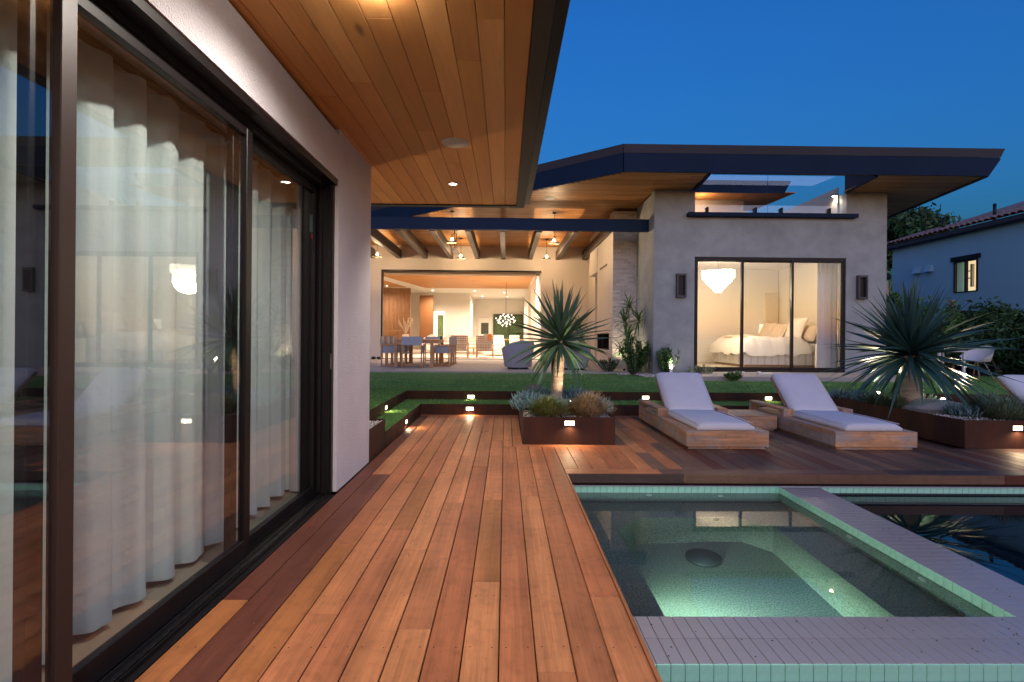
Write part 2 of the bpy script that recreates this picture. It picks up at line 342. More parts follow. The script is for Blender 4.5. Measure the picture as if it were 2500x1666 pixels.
# turf blades (uncountable)
def blades(name, boxes, n, hgt, m, seed, wd=.004):
    r = np.random.default_rng(seed); ar = np.array([(b[1]-b[0])*(b[3]-b[2])*b[5] for b in boxes]); idx = r.choice(len(boxes), n, p=ar/ar.sum()); b = np.array([q[:5] for q in boxes])[idx]
    x = b[:, 0] + (b[:, 1]-b[:, 0])*r.random(n); y = b[:, 2] + (b[:, 3]-b[:, 2])*r.random(n); z = b[:, 4]
    a = r.random(n)*2*np.pi; ww = wd*(.6+.8*r.random(n)); h = hgt*(.5+r.random(n)); lx = r.normal(0, .5, n)*h; ly = r.normal(0, .5, n)*h
    V = np.empty((n, 3, 3)); dx = np.cos(a)*ww; dy = np.sin(a)*ww
    V[:, 0] = np.stack([x-dx, y-dy, z], 1); V[:, 1] = np.stack([x+dx, y+dy, z], 1); V[:, 2] = np.stack([x+lx, y+ly, z+h], 1)
    return tag(tri_mesh(name, V.reshape(-1, 3), m), 'short green synthetic turf pile covering the lawn and its lower step', 'grass', kind='stuff')
blades('turf_blades', [(-1.66, -1.35, 5.78, 8.16, .158, 9), (-1.66, 6.2, 8.17, 8.7, .158, 7), (-3.5, 10, 8.722, 9.1, .305, 9), (-3.5, 12, 9.1, 11, .305, 1.6), (-4, 13, 11, 13.18, .305, .5), (-3.2, -1.69, 5.78, 8.73, .305, 5)], 240000, .024, m_blade, 1, .0036)

# ------------------------------------------------------------ steel risers
def riser(label, mb):
    o = part('steel_riser', mb, m_corten); return tag(o, label, 'retaining edge', 'rusty steel risers of the lawn step')
def upblades(): pass
riser('lower rusted steel riser rising straight from the back edge of the deck', MB().box(-1.345, 16, 8.155, 8.163, -.05, .168))
riser('upper rusted steel riser along the front edge of the main lawn', MB().box(-1.685, 16, 8.71, 8.72, .1, .318))
riser('short lower rusted steel riser running beside the deck towards the house corner', MB().box(-1.343, -1.335, 5.75, 8.154, -.05, .168))
riser('short upper rusted steel riser turning along the left edge of the grass step', MB().box(-1.684, -1.675, 5.75, 8.709, .1, .318))
# gravel bed at the house corner
gb = E('gravel_bed', 'low rusted steel bed filled with pale gravel against the house corner', 'planter', (-1.7, 5.4, 0))
for nm, mb in (('side_plate', MB().box(.355, .363, -.36, .345, -.02, .315)), ('end_plate', MB().box(-.9, .354, .346, .354, -.02, .315))): part(nm, mb, m_corten, gb)
part('bed_fill', MB().box(-.9, .354, -.36, .345, 0, .285), m_soil, gb)
def pebbles(name, parent, boxes, n, z, seed, rmin=.008, rmax=.02, inside=None):
    r = np.random.default_rng(seed); base = [Vector(v) for v in ((1, 0, 0), (-1, 0, 0), (0, 1, 0), (0, -1, 0), (0, 0, 1), (0, 0, -1))]; F = [(0, 2, 4), (2, 1, 4), (1, 3, 4), (3, 0, 4), (2, 0, 5), (1, 2, 5), (3, 1, 5), (0, 3, 5)]
    v = []; f = []; ar = np.array([(b[1]-b[0])*(b[3]-b[2]) for b in boxes]); pick = r.choice(len(boxes), n, p=ar/ar.sum())
    for i in range(n):
        b = boxes[pick[i]]; x = b[0] + (b[1]-b[0])*r.random(); y = b[2] + (b[3]-b[2])*r.random(); s = rmin + (rmax-rmin)*r.random()**2
        M = Euler(r.random(3)*6).to_matrix() @ Matrix.Diagonal((s, s*(.6+.3*r.random()), s*(.45+.3*r.random()))); o = len(v)
        v += [tuple(M @ q + Vector((x, y, z + s*.25))) for q in base]; f += [tuple(o+k for k in t) for t in F]
    me = bpy.data.meshes.new(name); me.from_pydata(v, [], f); me.materials.append(m_gravel); me.shade_smooth(); o = link(name, me, parent)
    return tag(o, kind='stuff')
pebbles('gravel', gb, [(-.55, .35, -.36, .34)], 2200, .287, 3)
bo = part('boulder', MB().blob((0, 0, .035), (.075, .06, .05), 4, .3), mat('tan stone', (.42, .34, .22), .8, var=.2, vs=20), None, True, loc=(-1.62, 5.45, .29)); tag(bo, 'small round tan stone lying on the gravel by the house corner', 'stone')

# ------------------------------------------------------------ deck
deck = struct('deck', MB().prism([(-1.345, -1), (.5, -1), (.5, 4.72), (16, 4.72), (16, 8.15), (-1.33, 8.15)], -.11, -.03), mat('joist shadow', (.05, .015, .008), .9))
def cuts(y0, y1, fixed=None):
    if fixed is not None: return [y0] + [f for f in fixed if y0 < f < y1] + [y1]
    ys = [y0]; y = y0 + rng.choice([.7, 1.2, 1.7, 2.2])
    while y < y1 - .5: ys.append(y); y += rng.choice([1.25, 1.7, 2.1, 2.55, 2.95])
    return ys + [y1]
G = .0025
xs = [-1.322, -1.194, -1.023] + [-.016 + .144*k for k in range(-6, 5)]
screws = MB()
def screw(x, y):
    screws.add([(x + .0038*math.cos(t), y + .0038*math.sin(t), .0006) for t in (0, 1.05, 2.09, 3.14, 4.19, 5.24)], [(0, 1, 2, 3, 4, 5)])
def lay(x0, x1, y0, y1, pick, fixed=None, skew=0):
    c = cuts(y0, y1, fixed)
    for a, b in zip(c[:-1], c[1:]):
        board('board', x0+G, x1-G, a+.0012, b-.0012, -.022, rng.uniform(-.0004, .0004), pick((a+b)/2), deck)
    y = math.ceil(y0/.406)*.406
    while y < y1:
        if y < 5.6: screw(x0+.028, y+.02+rng.uniform(-.004, .004)); screw(x1-.028, y+.02+rng.uniform(-.004, .004))
        y += .406
FX = {0: [2.42, 5.3], 1: [4.62], 2: [1.62, 3.05, 5.5], 3: [2.3, 4.35, 6.2], 5: [3.0, 6.6], 6: [2.18, 3.83, 5.35, 7.0], 7: [1.2, 4.9], 8: [2.6, 3.9, 6.1], 9: [.4, 5.05, 6.9]}
for i in range(len(xs)-1):
    x0, x1 = xs[i], xs[i+1]
    if i == 0: pk = lambda y: m_decklight if y < 2.42 else m_deckdark
    elif i == 1: pk = lambda y: m_deckdark if y < 4.6 else m_deck
    elif i == 2: pk = lambda y: m_decklight if y < 3 else m_deck
    else: pk = lambda y: m_deck if rng.random() < .85 else m_decklight
    if x0 > .09 - .01: yend = 5.80
    else: yend = 8.03
    if i == len(xs)-2: x1 = .56
    if x0 > .35: yend = 5.80
    if x0 < .05 and x1 > .1:
        lay(x0, x1, -1, 5.80, pk, FX.get(i)); lay(x0, .093, 5.8025, 8.03, pk, []); continue
    lay(x0, min(x1, .56), -1, yend, pk, FX.get(i))
board('edge_board', .5625, .579, -1, 4.6635, -.105, .0015, m_deck, deck)          # fascia along the spa
# field behind the pool border
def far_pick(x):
    return lambda y: m_deck if rng.random() < max(.0, 1.0-.75*(x-1.1)) else (m_deckdark if rng.random() < .25 else m_deckgrey)  # board mix puts the lit patch beside the planter into the wood colour
lay(1.286, 1.418, 5.928, 8.03, lambda y: m_deckgrey)
x = .56
while x < 9.2:
    x1 = x + .143
    y1 = 8.03 if (x > 1.33 and x < 5.12) or x > 6.95 else 5.80
    if x > 1.24 and x < 1.33: y1 = 5.80
    y1 = 5.70 if 5.12 < x < 6.95 else y1
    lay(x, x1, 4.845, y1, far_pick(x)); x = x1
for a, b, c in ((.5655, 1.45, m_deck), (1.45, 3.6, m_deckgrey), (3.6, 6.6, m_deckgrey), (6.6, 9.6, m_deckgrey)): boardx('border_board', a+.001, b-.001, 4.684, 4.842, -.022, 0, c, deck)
for a, b, c in ((.579, 1.64, m_deckgrey), (1.64, 4.62, m_deckgrey), (4.62, 9.6, m_deckdark)): boardx('fascia_board', a+.001, b-.001, 4.664, 4.6825, -.085, -.003, c, deck)
boardx('border_board', -1.33, 5.2, 8.034, 8.153, -.022, 0, m_deck, deck)
boardx('border_board', .097, 1.42, 5.803, 5.925, -.022, 0, m_deck, deck)
board('border_board', .097, .207, 5.93, 8.03, -.022, 0, m_deck, deck)
boardx('border_board', 5.12, 6.95, 5.703, 5.822, -.022, 0, m_deckgrey, deck)
tag(part('screw_heads', screws, mat('screw hole', (.03, .015, .01), .7), deck), kind='stuff')

r = random.Random(17); lit = MB()
for k in range(70):
    x, y = (r.uniform(-1.2, .5), r.uniform(1.7, 7.8)) if k < 40 else (r.uniform(.7, 5.0), r.uniform(4.9, 7.9)); a = r.random()*6.3
    if k % 3 == 0:   # curled twig
        l = r.uniform(.03, .12); lit.tube([(x, y, .003), (x+l*.5*math.cos(a), y+l*.5*math.sin(a), .006), (x+l*math.cos(a+.4), y+l*math.sin(a+.4), .003)], .0011, 4)
    else: lit.blob((x, y, .002), (r.uniform(.002, .006), r.uniform(.002, .004), .002), k, .4, 6, 4)
tag(part('leaf_litter', lit, mat('dry litter', (.12, .06, .03), .8, base2=(.4, .3, .18), vs=4, world=True)), 'dry twigs and seeds scattered over the timber deck', 'litter', kind='stuff')
# ------------------------------------------------------------ pool and spa
CZ = -.11; WZ = -.172
# X: spa .579..2.52, coping 2.52..2.88 ; Y: spa 2.482..4.66, coping 2.121..2.482 ; pool beyond
pm = MB()
pm.box(.60, 2.56, 2.44, 4.70, -1.15, -1.0)                                  # spa floor
pm.box(.45, .59, 2.0, 4.75, -1.6, -.108)                                       # left shell
pm.prism([(.59, 2.48), (.90, 2.48), (.90, 4.05), (1.15, 4.30), (2.0, 4.30), (2.17, 4.10), (2.17, 2.48), (2.53, 2.48), (2.53, 4.67), (.59, 4.67)], -1.05, -.46)   # bench
pm.box(.59, 2.874, 2.127, 2.476, -1.6, CZ-.012)                                # front dam wall
pm.box(2.526, 2.874, 2.476, 4.70, -1.6, CZ-.012)                               # right dam wall
pm.box(.59, 2.6, 4.672, 4.72, -1.6, -.172)                                   # far shell
pm.box(.59, 14.2, 4.73, 4.85, -1.6, -.125)
po = MB(); po.prism([(-.5, -1.6), (14.2, -1.6), (14.2, 4.75), (-.5, 4.75)], -1.75, -1.6)  # pool floor
po.box(2.601, 14.1, 4.672, 4.72, -1.6, -.172); po.box(14.1, 14.3, -1.6, 4.75, -1.6, -.1); po.box(.45, 14.3, -1.7, -1.5, -1.6, -.1)
pm.box(.45, .59, -1.6, 2.0, -1.6, -.108)
bench = MB()
pts = [(.59, 1.2), (.95, 1.2)] + [(1.15 + .1*math.cos(t), 2.0 + .1*math.sin(t)) for t in np.linspace(0, 1.57, 6)] + [(.59, 2.1)]
pm.prism(pts, -1.62, -.33)
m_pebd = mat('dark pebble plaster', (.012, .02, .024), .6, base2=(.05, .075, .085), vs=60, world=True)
pool = tag(part('pool', pm, m_pebble), 'pebble lined pool with a raised square spa beside the deck', kind='structure')
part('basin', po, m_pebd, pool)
tw, tl = .0597, .1795
def tile(name, x0, x1, y0, y1, z0, z1, m, g=.0019): return board(name, x0+g, x1-g, y0+g, y1-g, z0, z1, m, pool, .0015)
gm = MB().box(.585, 2.878, 2.123, 2.480, CZ-.011, CZ-.0035); gm.box(2.522, 2.878, 2.480, 4.66, CZ-.0105, CZ-.0035)
part('grout', gm, m_grout, pool)
x = .579
while x < 2.876:
    tile('tile', x, min(x+tw, 2.88), 2.121, 2.3005, CZ-.010, CZ, m_tileT)
    tile('tile', x, min(x+tw, 2.88), 2.3005, 2.482, CZ-.010, CZ, m_tileT)
    board('tile', x+.0012, min(x+tw, 2.88)-.0012, 2.117, 2.1265, CZ-.088, CZ-.003, m_tileV, pool, .0012)
    x += tw
y = 2.482
while y < 4.655:
    tile('tile', 2.52, 2.70, y, min(y+tw, 4.664), CZ-.010, CZ, m_tileT)
    tile('tile', 2.70, 2.88, y, min(y+tw, 4.664), CZ-.010, CZ, m_tileT)
    board('tile', 2.517, 2.5265, y+.0012, min(y+tw, 4.664)-.0012, CZ-.060, CZ-.003, m_tileV, pool, .0012)
    y += tw
x = .579; nt_ = 0
while x < 5.6:
    if not 2.5 < x < 2.86: board('tile', x+.0012, x+tw-.0012, 4.662, 4.6715, -.172 if x < 2.6 else -.168, -.108, m_tileV, pool, .0012)
    x += tw
part('edge_strip', MB().box(.58, 2.87, 4.650, 4.6615, -.112, -.104).box(2.87, 9, 4.650, 4.6615, -.112, -.104), mat('strip', (.35, .36, .42), .3), pool)
rest = MB(); rest.box(5.62, 14.1, 4.662, 4.6715, -.172, -.108)
tag(part('tile_band', rest, m_tileV, pool), kind='stuff')
lc = MB(); r = random.Random(23)
for k in range(46):
    x, y = (r.uniform(.65, 2.85), r.uniform(2.14, 2.47)) if k < 30 else (r.uniform(2.54, 2.86), r.uniform(2.5, 4.6)); lc.blob((x, y, CZ+.002), (r.uniform(.002, .0055), r.uniform(.002, .004), .002), k, .4, 6, 4)
tag(part('seed_litter', lc, mat('dark seeds', (.03, .02, .02), .8), pool), kind='stuff')
# drain and jets
dr = MB().cyl((1.575, 4.02), .135, -1.0, -.955, 36).cyl((1.575, 4.02), .115, -.955, -.948, 36)
for k in range(36):
    a = k*math.pi/18; dr.add([(1.575+r_*math.cos(a+s_), 4.02+r_*math.sin(a+s_), z) for r_, s_, z in ((.112, -.03, -.946), (.145, -.02, -.985), (.145, .02, -.985), (.112, .03, -.946))], [(0, 1, 2, 3)])
part('drain', dr, mat('drain grey', (.03, .05, .055), .5), pool, True)
def jet(p, ax):
    m = MB().lathe([(0, 0), (.012, 0), (.014, .008), (.028, .01), (.03, 0)], 20)
    part('jet', m, mat('jet trim', (.6, .65, .62), .4) if 'jet trim' not in bpy.data.materials else bpy.data.materials['jet trim'], pool, True, loc=p, rot=ax)
for p in ((1.32, 4.667, -.24), (1.98, 4.667, -.26)): jet(p, (R(90), 0, 0))
for p in ((2.524, 3.7, -.24), (2.524, 3.05, -.24)): jet(p, (0, R(-90), 0))
sp = MB().quad((.59, 2.478, WZ), (2.524, 2.478, WZ), (2.524, 4.669, WZ), (.59, 4.669, WZ))
tag(part('spa_water', sp, m_water), 'still clear green lit water inside the square spa', kind='structure')
pw_ = MB().quad((.59, -1.5, WZ-.012), (14.1, -1.5, WZ-.012), (14.1, 2.124, WZ-.012), (.59, 2.124, WZ-.012)).quad((2.877, 2.124, WZ-.012), (14.1, 2.124, WZ-.012), (14.1, 4.67, WZ-.012), (2.877, 4.67, WZ-.012))
tag(part('pool_water', pw_, m_water2), 'dark blue rippled water of the main pool', kind='structure')
sl = E('spa_light', 'round underwater lamp in the left bench face of the spa', 'pool light', (.905, 2.95, -.74))
part('lens', MB().lathe([(0, .012), (.05, .01), (.07, 0)], 24), emis('spa lens', (.75, 1, .9), 12), sl, True, rot=(0, R(90), 0))
light('SPOT', (.03, 0, 0), 250, (.66, 1, .80), sl, .05, (0, R(-30), 0), 165, 1)
# ------------------------------------------------------------ planters
def planter(name, label, x0, x1, y0, y1, h):
    t = E(name, label, 'planter', ((x0+x1)/2, (y0+y1)/2, 0), 0, 'rusted steel planters on the deck'); a, b = (x1-x0)/2, (y1-y0)/2
    part('front_plate', MB().box(-a, a, -b, -b+.006, 0, h), m_corten, t)
    part('side_plate', MB().box(-a, -a+.006, -b+.0065, b, 0, h-.001), m_corten, t)
    part('side_plate', MB().box(a-.006, a, -b+.0065, b, 0, h-.001), m_corten, t)
    part('back_plate', MB().box(-a+.007, a-.007, b-.006, b, 0, h-.002), m_corten, t)
    part('planting_bed', MB().box(-a+.006, a-.006, -b+.006, b-.006, .01, h-.03), m_soil, t)
    return t
pl1 = planter('steel_planter', 'rusted steel planter box holding the left yucca at the deck centre', .213, 1.282, 5.93, 8.14, .318)
pebbles('gravel', pl1, [(-.52, .52, -1.09, 1.0)], 3200, .290, 5)
pl2 = planter('steel_planter', 'long rusted steel planter box with the right yucca and boulder', 5.301, 6.9, 5.83, 8.5, .325)
pebbles('gravel', pl2, [(-.78, .78, -1.3, 1.3)], 3000, .297, 6)

# ------------------------------------------------------------ step lights
def step_light(x, y, z, label, axis='Y', pw=12):
    t = E('step_light', label, 'step light', (x, y, z), 0 if axis == 'Y' else R(90), 'square step lights in the steel edges')
    part('frame', MB().box(-.062, .062, -.008, 0, .026, .034).box(-.062, .062, -.008, 0, -.030, -.026).box(-.062, -.057, -.008, 0, -.026, .026).box(.057, .062, -.008, 0, -.026, .026), m_black, t)
    part('lens', MB().box(-.056, .056, -.005, -.0002, -.025, .025), m_step_e, t)
    light('SPOT', (0, -.03, 0), pw*.6, (1, .72, .42), t, .02, (R(-28), 0, 0), 155, .8)
    return t
step_light(-.558, 8.154, .095, 'lit step light on the lower riser in the middle of the deck end')
step_light(-.578, 8.709, .222, 'lit step light on the upper riser left of the planter')
step_light(2.40, 8.709, .226, 'lit step light on the upper riser behind the first lounger armrest')
step_light(4.51, 8.709, .225, 'lit step light on the upper riser behind the second lounger')
step_light(-1.334, 6.93, .088, 'lit step light on the short side riser beside the deck', 'X')
step_light(-1.674, 7.22, .235, 'lit step light on the left edge of the grass step', 'X')
step_light(.752, 5.929, .248, 'lit step light on the front of the central planter', pw=16)
step_light(5.912, 5.829, .238, 'lit step light on the front of the right planter', pw=18)

# ------------------------------------------------------------ loungers
def make_lounger(x0, label, y0=5.70):
    t = E('sun_lounger', label, 'sun lounger', (x0, y0, 0), 0, 'teak sun loungers with white cushions'); Wd, Ln = .93, 2.045
    part('plinth', MB().cbox(.03, Wd-.03, .03, Ln-.03, 0, .035, .004), m_teak, t)
    boardx('front_rail', 0, Wd, 0, .028, .033, .208, m_teak, t)
    boardx('rear_rail', 0, Wd, Ln-.028, Ln, .033, .208, m_teak, t)
    for s in (0, 1):
        xx = 0 if s == 0 else Wd - .028
        board('side_rail', xx, xx+.028, .029, Ln-.029, .033, .2065, m_teak, t)
        xa, xb = (.0, .134) if s == 0 else (Wd-.134, Wd)
        board('top_board', xa+.001, xb-.001, .03, Ln-.03, .2068, .2078, m_teak, t, .0004)
        board('armrest', xa-.002, xb+.002, 1.07, 2.04, .281, .313, m_teak, t)
        for ya in (1.072, 1.98): board('arm_block', xa, xb, ya, ya+.058, .2082, .2805, m_teak, t)
    part('deck_panel', MB().box(.03, Wd-.03, .03, Ln-.03, .19, .2064), m_teak, t)
    def cushion(pts, th, wd, name):
        """pillowed slab that follows a profile in the YZ plane"""
        m = MB(); P = [Vector((0, *p)) for p in pts]; nx = 12; rows = []
        for i, p in enumerate(P):
            d = (P[min(i+1, len(P)-1)] - P[max(i-1, 0)]).normalized(); nrm = Vector((0, -d.z, d.y)); e = min(i, len(P)-1-i); k = (0, .75, .95, 1)[min(e, 3)]
            ring = []
            for j in range(nx+1):
                u = j/nx*2-1; ex = max(0, 1-abs(u)**9)**.5; ring.append(p + Vector((u*wd/2*(1 if e else .985), 0, 0)) + nrm*(th*(.42+.58*ex*k)*(1+.03*math.sin(i*.9+u*3))))
            for j in range(nx, -1, -1):
                u = j/nx*2-1; ring.append(p + Vector((u*wd/2*(1 if e else .985), 0, 0)) + nrm*.002)
            rows.append(ring)
        n = len(rows[0]); m.v = [tuple(q) for r_ in rows for q in r_]
        m.f = [(i*n+k, (i+1)*n+k, (i+1)*n+(k+1) % n, i*n+(k+1) % n) for i in range(len(P)-1) for k in range(n)] + [tuple(range(n)), tuple(range((len(P)-1)*n, len(P)*n))[::-1]]
        return part(name, m, m_cush, t, True, loc=(Wd/2-.005, 0, 0))
    pipe = lambda pts: part('piping', MB().tube(pts, .004, 6), m_cush, t, True, loc=(Wd/2-.005, 0, 0))
    for s_ in (-1, 1): pipe([(s_*.322, .08, .285), (s_*.322, .5, .292), (s_*.322, 1.08, .293)])
    cushion([(.03 + .004*0, .208), (.045, .208), (.08, .2085)] + [(.08+.11*i, .209) for i in range(1, 9)] + [(1.08, .21), (1.13, .212), (1.16, .215)], .088, .655, 'seat_cushion')
    bp = [(1.12, .225), (1.135, .238), (1.17, .268)] + [(1.17+.44*i/7, .268+.385*i/7) for i in range(1, 8)] + [(1.645, .683), (1.662, .698), (1.668, .703)]
    cushion(bp, .085, .655, 'back_cushion')
    a = Vector((0, 1.14, .215)); b = Vector((0, 1.675, .685)); d = (b-a).normalized(); nn = Vector((0, -d.z, d.y))
    for s in (-.325, .285):
        bk = MB(); bk.add([a+Vector((s, 0, 0)), a+Vector((s+.04, 0, 0)), b+Vector((s+.04, 0, 0)), b+Vector((s, 0, 0))] + [q - nn*.022 for q in (a+Vector((s, 0, 0)), a+Vector((s+.04, 0, 0)), b+Vector((s+.04, 0, 0)), b+Vector((s, 0, 0)))], [(0, 1, 2, 3), (7, 6, 5, 4), (0, 4, 5, 1), (1, 5, 6, 2), (2, 6, 7, 3), (3, 7, 4, 0)])
        part('back_frame', bk, m_teak, t, loc=(Wd/2-.005, 0, 0))
    for i in range(7):
        q = a + d*(.05+.095*i); part('slat', MB().box(-.284, .284, -.03, .03, -.02, -.004), m_teak, t, loc=(Wd/2-.005, q.y, q.z), rot=(math.atan2(d.z, d.y), 0, 0))
    for s in (.25, .68): part('support_bar', MB().tube([(s, 1.62, .21), (s, 1.5, .52)], .012), m_teak, t)
    return t
l1 = make_lounger(2.033, 'teak sun lounger with white cushion next to the central planter')
l2 = copy_tree(l1); l2.location.x = 3.714; l2['label'] = 'teak sun lounger with white cushion between side table and long planter'
l3 = copy_tree(l1); l3.location.x = 7.03; l3['label'] = 'sun lounger cut by the right edge of the view, beyond the planter'
st = E('side_table', 'low square teak table standing between the two sun loungers', 'table', (3.06, 6.86, 0))
for i in range(6): board('slat', .0+.1025*i+.001, .1025*(i+1)-.001, .0, .62, .185, .203, m_teak, st)
boardx('apron', 0.0, .615, 0, .022, .03, .1848, m_teak, st); boardx('apron', 0, .615, .598, .62, .03, .1848, m_teak, st)
for xx in (0, .593): board('apron', xx, xx+.022, .0225, .5975, .03, .1848, m_teak, st)
part('plinth', MB().box(.03, .585, .03, .59, 0, .0298), m_teak, st)

# ------------------------------------------------------------ near house wing
nh = E('house_wing', 'near wing of the house with stucco wall, sliding glass doors and cedar soffit', 'house', (-1.33, 5.04, 0))
def at(o): return Vector(o.location)
def hp(name, mb, m, parent=nh, smooth=False):
    o = part(name, mb, m, parent, smooth)
    root = parent
    off = Vector((0, 0, 0))
    while root is not None: off += root.location; root = root.parent
    o.location = -off
    return o
SZ = lambda x, y: 2.80 + .02*y
hp('wall', MB().add([(-1.33, 4.082, 0.004), (-1.33, 5.04, 0.004), (-1.33, 5.04, 2.9), (-1.33, 4.082, 2.88), (-1.70, 4.082, .004), (-1.70, 5.04, .004), (-1.70, 5.04, 2.9), (-1.70, 4.082, 2.88)], [(0, 1, 2, 3), (5, 4, 7, 6), (1, 5, 6, 2), (4, 0, 3, 7), (3, 2, 6, 7), (0, 4, 5, 1)]), m_stucco2)
hp('wall', MB().box(-1.70, -1.33, -4, 4.081, 2.476, 2.83), m_stucco2)
hp('wall', MB().box(-8, -1.701, 5.0, 5.04, 0, 2.9), m_stucco2)
# sliding doors
dr_ = link('door_frame', MB().box(-1.60, -1.34, -3, 4.075, 2.43, 2.472).box(-1.60, -1.36, 4.032, 4.075, .0, 2.43).box(-1.50, -1.42, -3, 4.03, 2.395, 2.43).box(-1.52, -1.50, 3.99, 4.032, .03, 2.42).box(-1.455, -1.435, 4.0, 4.032, .03, 2.42).box(-1.385, -1.37, 4.01, 4.032, .03, 2.42).mesh('door_frame', m_black), nh); dr_.location = -nh.location
tr = link('door_track', MB().box(-1.60, -1.33, -3, 4.03, -.03, -.006).mesh('door_track', m_black), nh); tr.location = -nh.location
for i, xx in enumerate((-1.365, -1.388, -1.425, -1.45, -1.47)):
    hp('track_rail', MB().box(xx-.0035, xx+.0035, -3, 4.03, -.0055, .007 if i % 2 else .012), m_alu if i in (1, 2) else m_black)
def panel(label, X, y0, y1, z0=.012, z1=2.40, stile=.062, rail=.085, dx=.038, m1=m_black):
    p = link('sliding_panel', None, nh); p.location = Vector((X, y0, 0)) - nh.location; p['label'] = label; w_ = y1-y0
    part('stile', MB().cbox(-dx, 0, 0, stile, z0, z1, .003), m1, p); part('stile', MB().cbox(-dx, 0, w_-stile, w_, z0, z1, .003), m1, p)
    part('bottom_rail', MB().cbox(-dx+.001, -.001, stile, w_-stile, z0, z0+rail, .003), m_black, p)
    part('top_rail', MB().cbox(-dx+.001, -.001, stile, w_-stile, z1-.06, z1, .003), m_black, p)
    part('pane', MB().box(-dx*.62, -dx*.40, stile-.004, w_-stile+.004, z0+rail-.004, z1-.056), m_glass, p)
    return p
fpn = panel('far sliding glass panel set deepest in the frame', -1.475, 2.78, 4.03, z0=.0, rail=.078)
m_ink = mat('faded ink', (.01, .02, .02), .6)
stk = part('sticker', MB().box(-.0148, -.0144, 1.118, 1.176, 2.03, 2.165), mat('faded label', (.10, .14, .13), .6), fpn)
rk_ = MB(); A_n = 24
for i in range(A_n):
    a, b = 2*math.pi*i/A_n, 2*math.pi*(i+1)/A_n; rk_.add([(-.0140, 1.147+q*math.cos(t), 2.140+q*math.sin(t)) for q, t in ((.015, a), (.020, a), (.020, b), (.015, b))], [(0, 1, 2, 3)])
part('printed_ring', rk_, m_ink, stk)
pl_ = MB()
for i in range(5): pl_.box(-.0143, -.0140, 1.136, 1.158, 2.108-.014*i, 2.112-.014*i)
tag(part('faded_lettering', pl_, m_ink, stk), kind='stuff')
part('red_mark', MB().add([(-.0140, 1.176, 2.018), (-.0140, 1.132, 2.018), (-.0140, 1.146, 1.996), (-.0140, 1.148, 1.972), (-.0140, 1.164, 1.985), (-.0140, 1.180, 1.970)], [(0, 1, 2, 3, 4, 5)]), mat('red ink', (.25, .02, .03), .6), fpn)
panel('middle sliding glass panel', -1.432, 1.55, 2.905, z0=.012, rail=.095)
panel('near sliding glass panel', -1.388, .2, 1.672, z0=.015, rail=.1, m1=m_brown)
panel('sliding glass panel beside the camera', -1.388, -1.6, .19, z0=.015, rail=.1)
# the latch on the far jamb
hp('latch', MB().cbox(-1.37, -1.362, 4.02, 4.033, .98, 1.1, .002), m_alu)
# room behind
hp('room_floor', MB().box(-6.5, -1.60, -3.5, 4.9, -.06, -.012), m_floorin)
rm = MB().box(-6.6, -6.5, -3.5, 5, -.1, 3); rm.box(-6.5, -1.71, 4.55, 4.65, -.01, 2.9); rm.box(-6.5, -1.71, -3.6, -3.5, -.01, 2.9); rm.box(-6.6, -1.71, -3.5, 4.65, 2.75, 2.8)
hp('room_wall', rm, m_inwhite)
cur = E('curtain', 'long pleated off white curtain hanging behind the near glass doors', 'curtain', (-1.72, 1.2, .02))
def drape(name, y0, y1, par, amp=.045, per=.17, h=2.36, x=0, seed=0, axis='Y', m=m_curtain, z0=0, rough=1.):
    nn = int((y1-y0)/.012); v = []; zs = [z0, z0+.02, z0+.3*h, z0+.6*h, z0+.95*h, z0+h]; r = random.Random(seed); ph = r.random()*6
    for k, z in enumerate(zs):
        for i in range(nn+1):
            u = y0 + (y1-y0)*i/nn; s = u/per*2*math.pi + 1.3*math.sin(u*3.1+ph)*rough
            a = amp*(1.15-.35*k/5); d = a*(math.sin(s+ph) + .35*math.sin(2.3*s+ph*2+.25*k))
            # flatten folds into broad pleats
            d = a*math.tanh(1.6*d/a)
            p = (x+d, u + .012*math.sin(s*1.0+k*.1), z + (.006*math.sin(s*.5) if k == 0 else 0))
            v.append(p if axis == 'Y' else (p[1], p[0], p[2]))
    f = [(k*(nn+1)+i, k*(nn+1)+i+1, (k+1)*(nn+1)+i+1, (k+1)*(nn+1)+i) for k in range(len(zs)-1) for i in range(nn)]
    mb = MB().add(v, f); return part(name, mb, m, par, True)
drape('drape', .85, 3.12, cur, .05, .20, 2.40, 0, 3).location = (0, -1.2, 0)
drape('drape', 3.2, 4.2, cur, .045, .19, 2.40, -.01, 5).location = (0, -1.2, 0)
drape('drape', -2.2, .42, cur, .05, .19, 2.40, 0, 8).location = (0, -1.2, 0)
part('curtain_rail', MB().box(-.02, .02, -3.4, 2.7, 2.42, 2.44), m_black, cur)
# soffit planks
so = link('soffit', MB().prism([(-3.4, -2), (.30, -2), (.30, 6.62), (-3.4, 6.62)], lambda x, y: SZ(x, y)+.022, lambda x, y: SZ(x, y)+.04).mesh('soffit', m_black), nh); so.location = -nh.location
pwid = .1415; x = .125
rr = random.Random(11); k = 0; sl_ = math.atan(.02)
while x > -1.9:
    ys = [-1.6]; y = -1.6 + rr.choice([1.2, 2.0, 2.9, 3.6])
    while y < 6.1: ys.append(y); y += rr.choice([1.5, 2.2, 2.9, 3.4])
    ys.append(6.555)
    for a, b in zip(ys[:-1], ys[1:]):
        if x < -1.33 - .0 and b < 5.0: continue
        key = ('sp', round(b-a, 3))
        if key not in _cache: _cache[key] = MB().cbox(-pwid/2+.0012, pwid/2-.0012, -(b-a)/2+.001, (b-a)/2-.001, 0, .02, .0035).mesh('plank', m_soffit)
        o = link('plank', _cache[key], so, (x-pwid/2, (a+b)/2, SZ(0, (a+b)/2)), (sl_, 0, 0))
    x -= pwid; k += 1
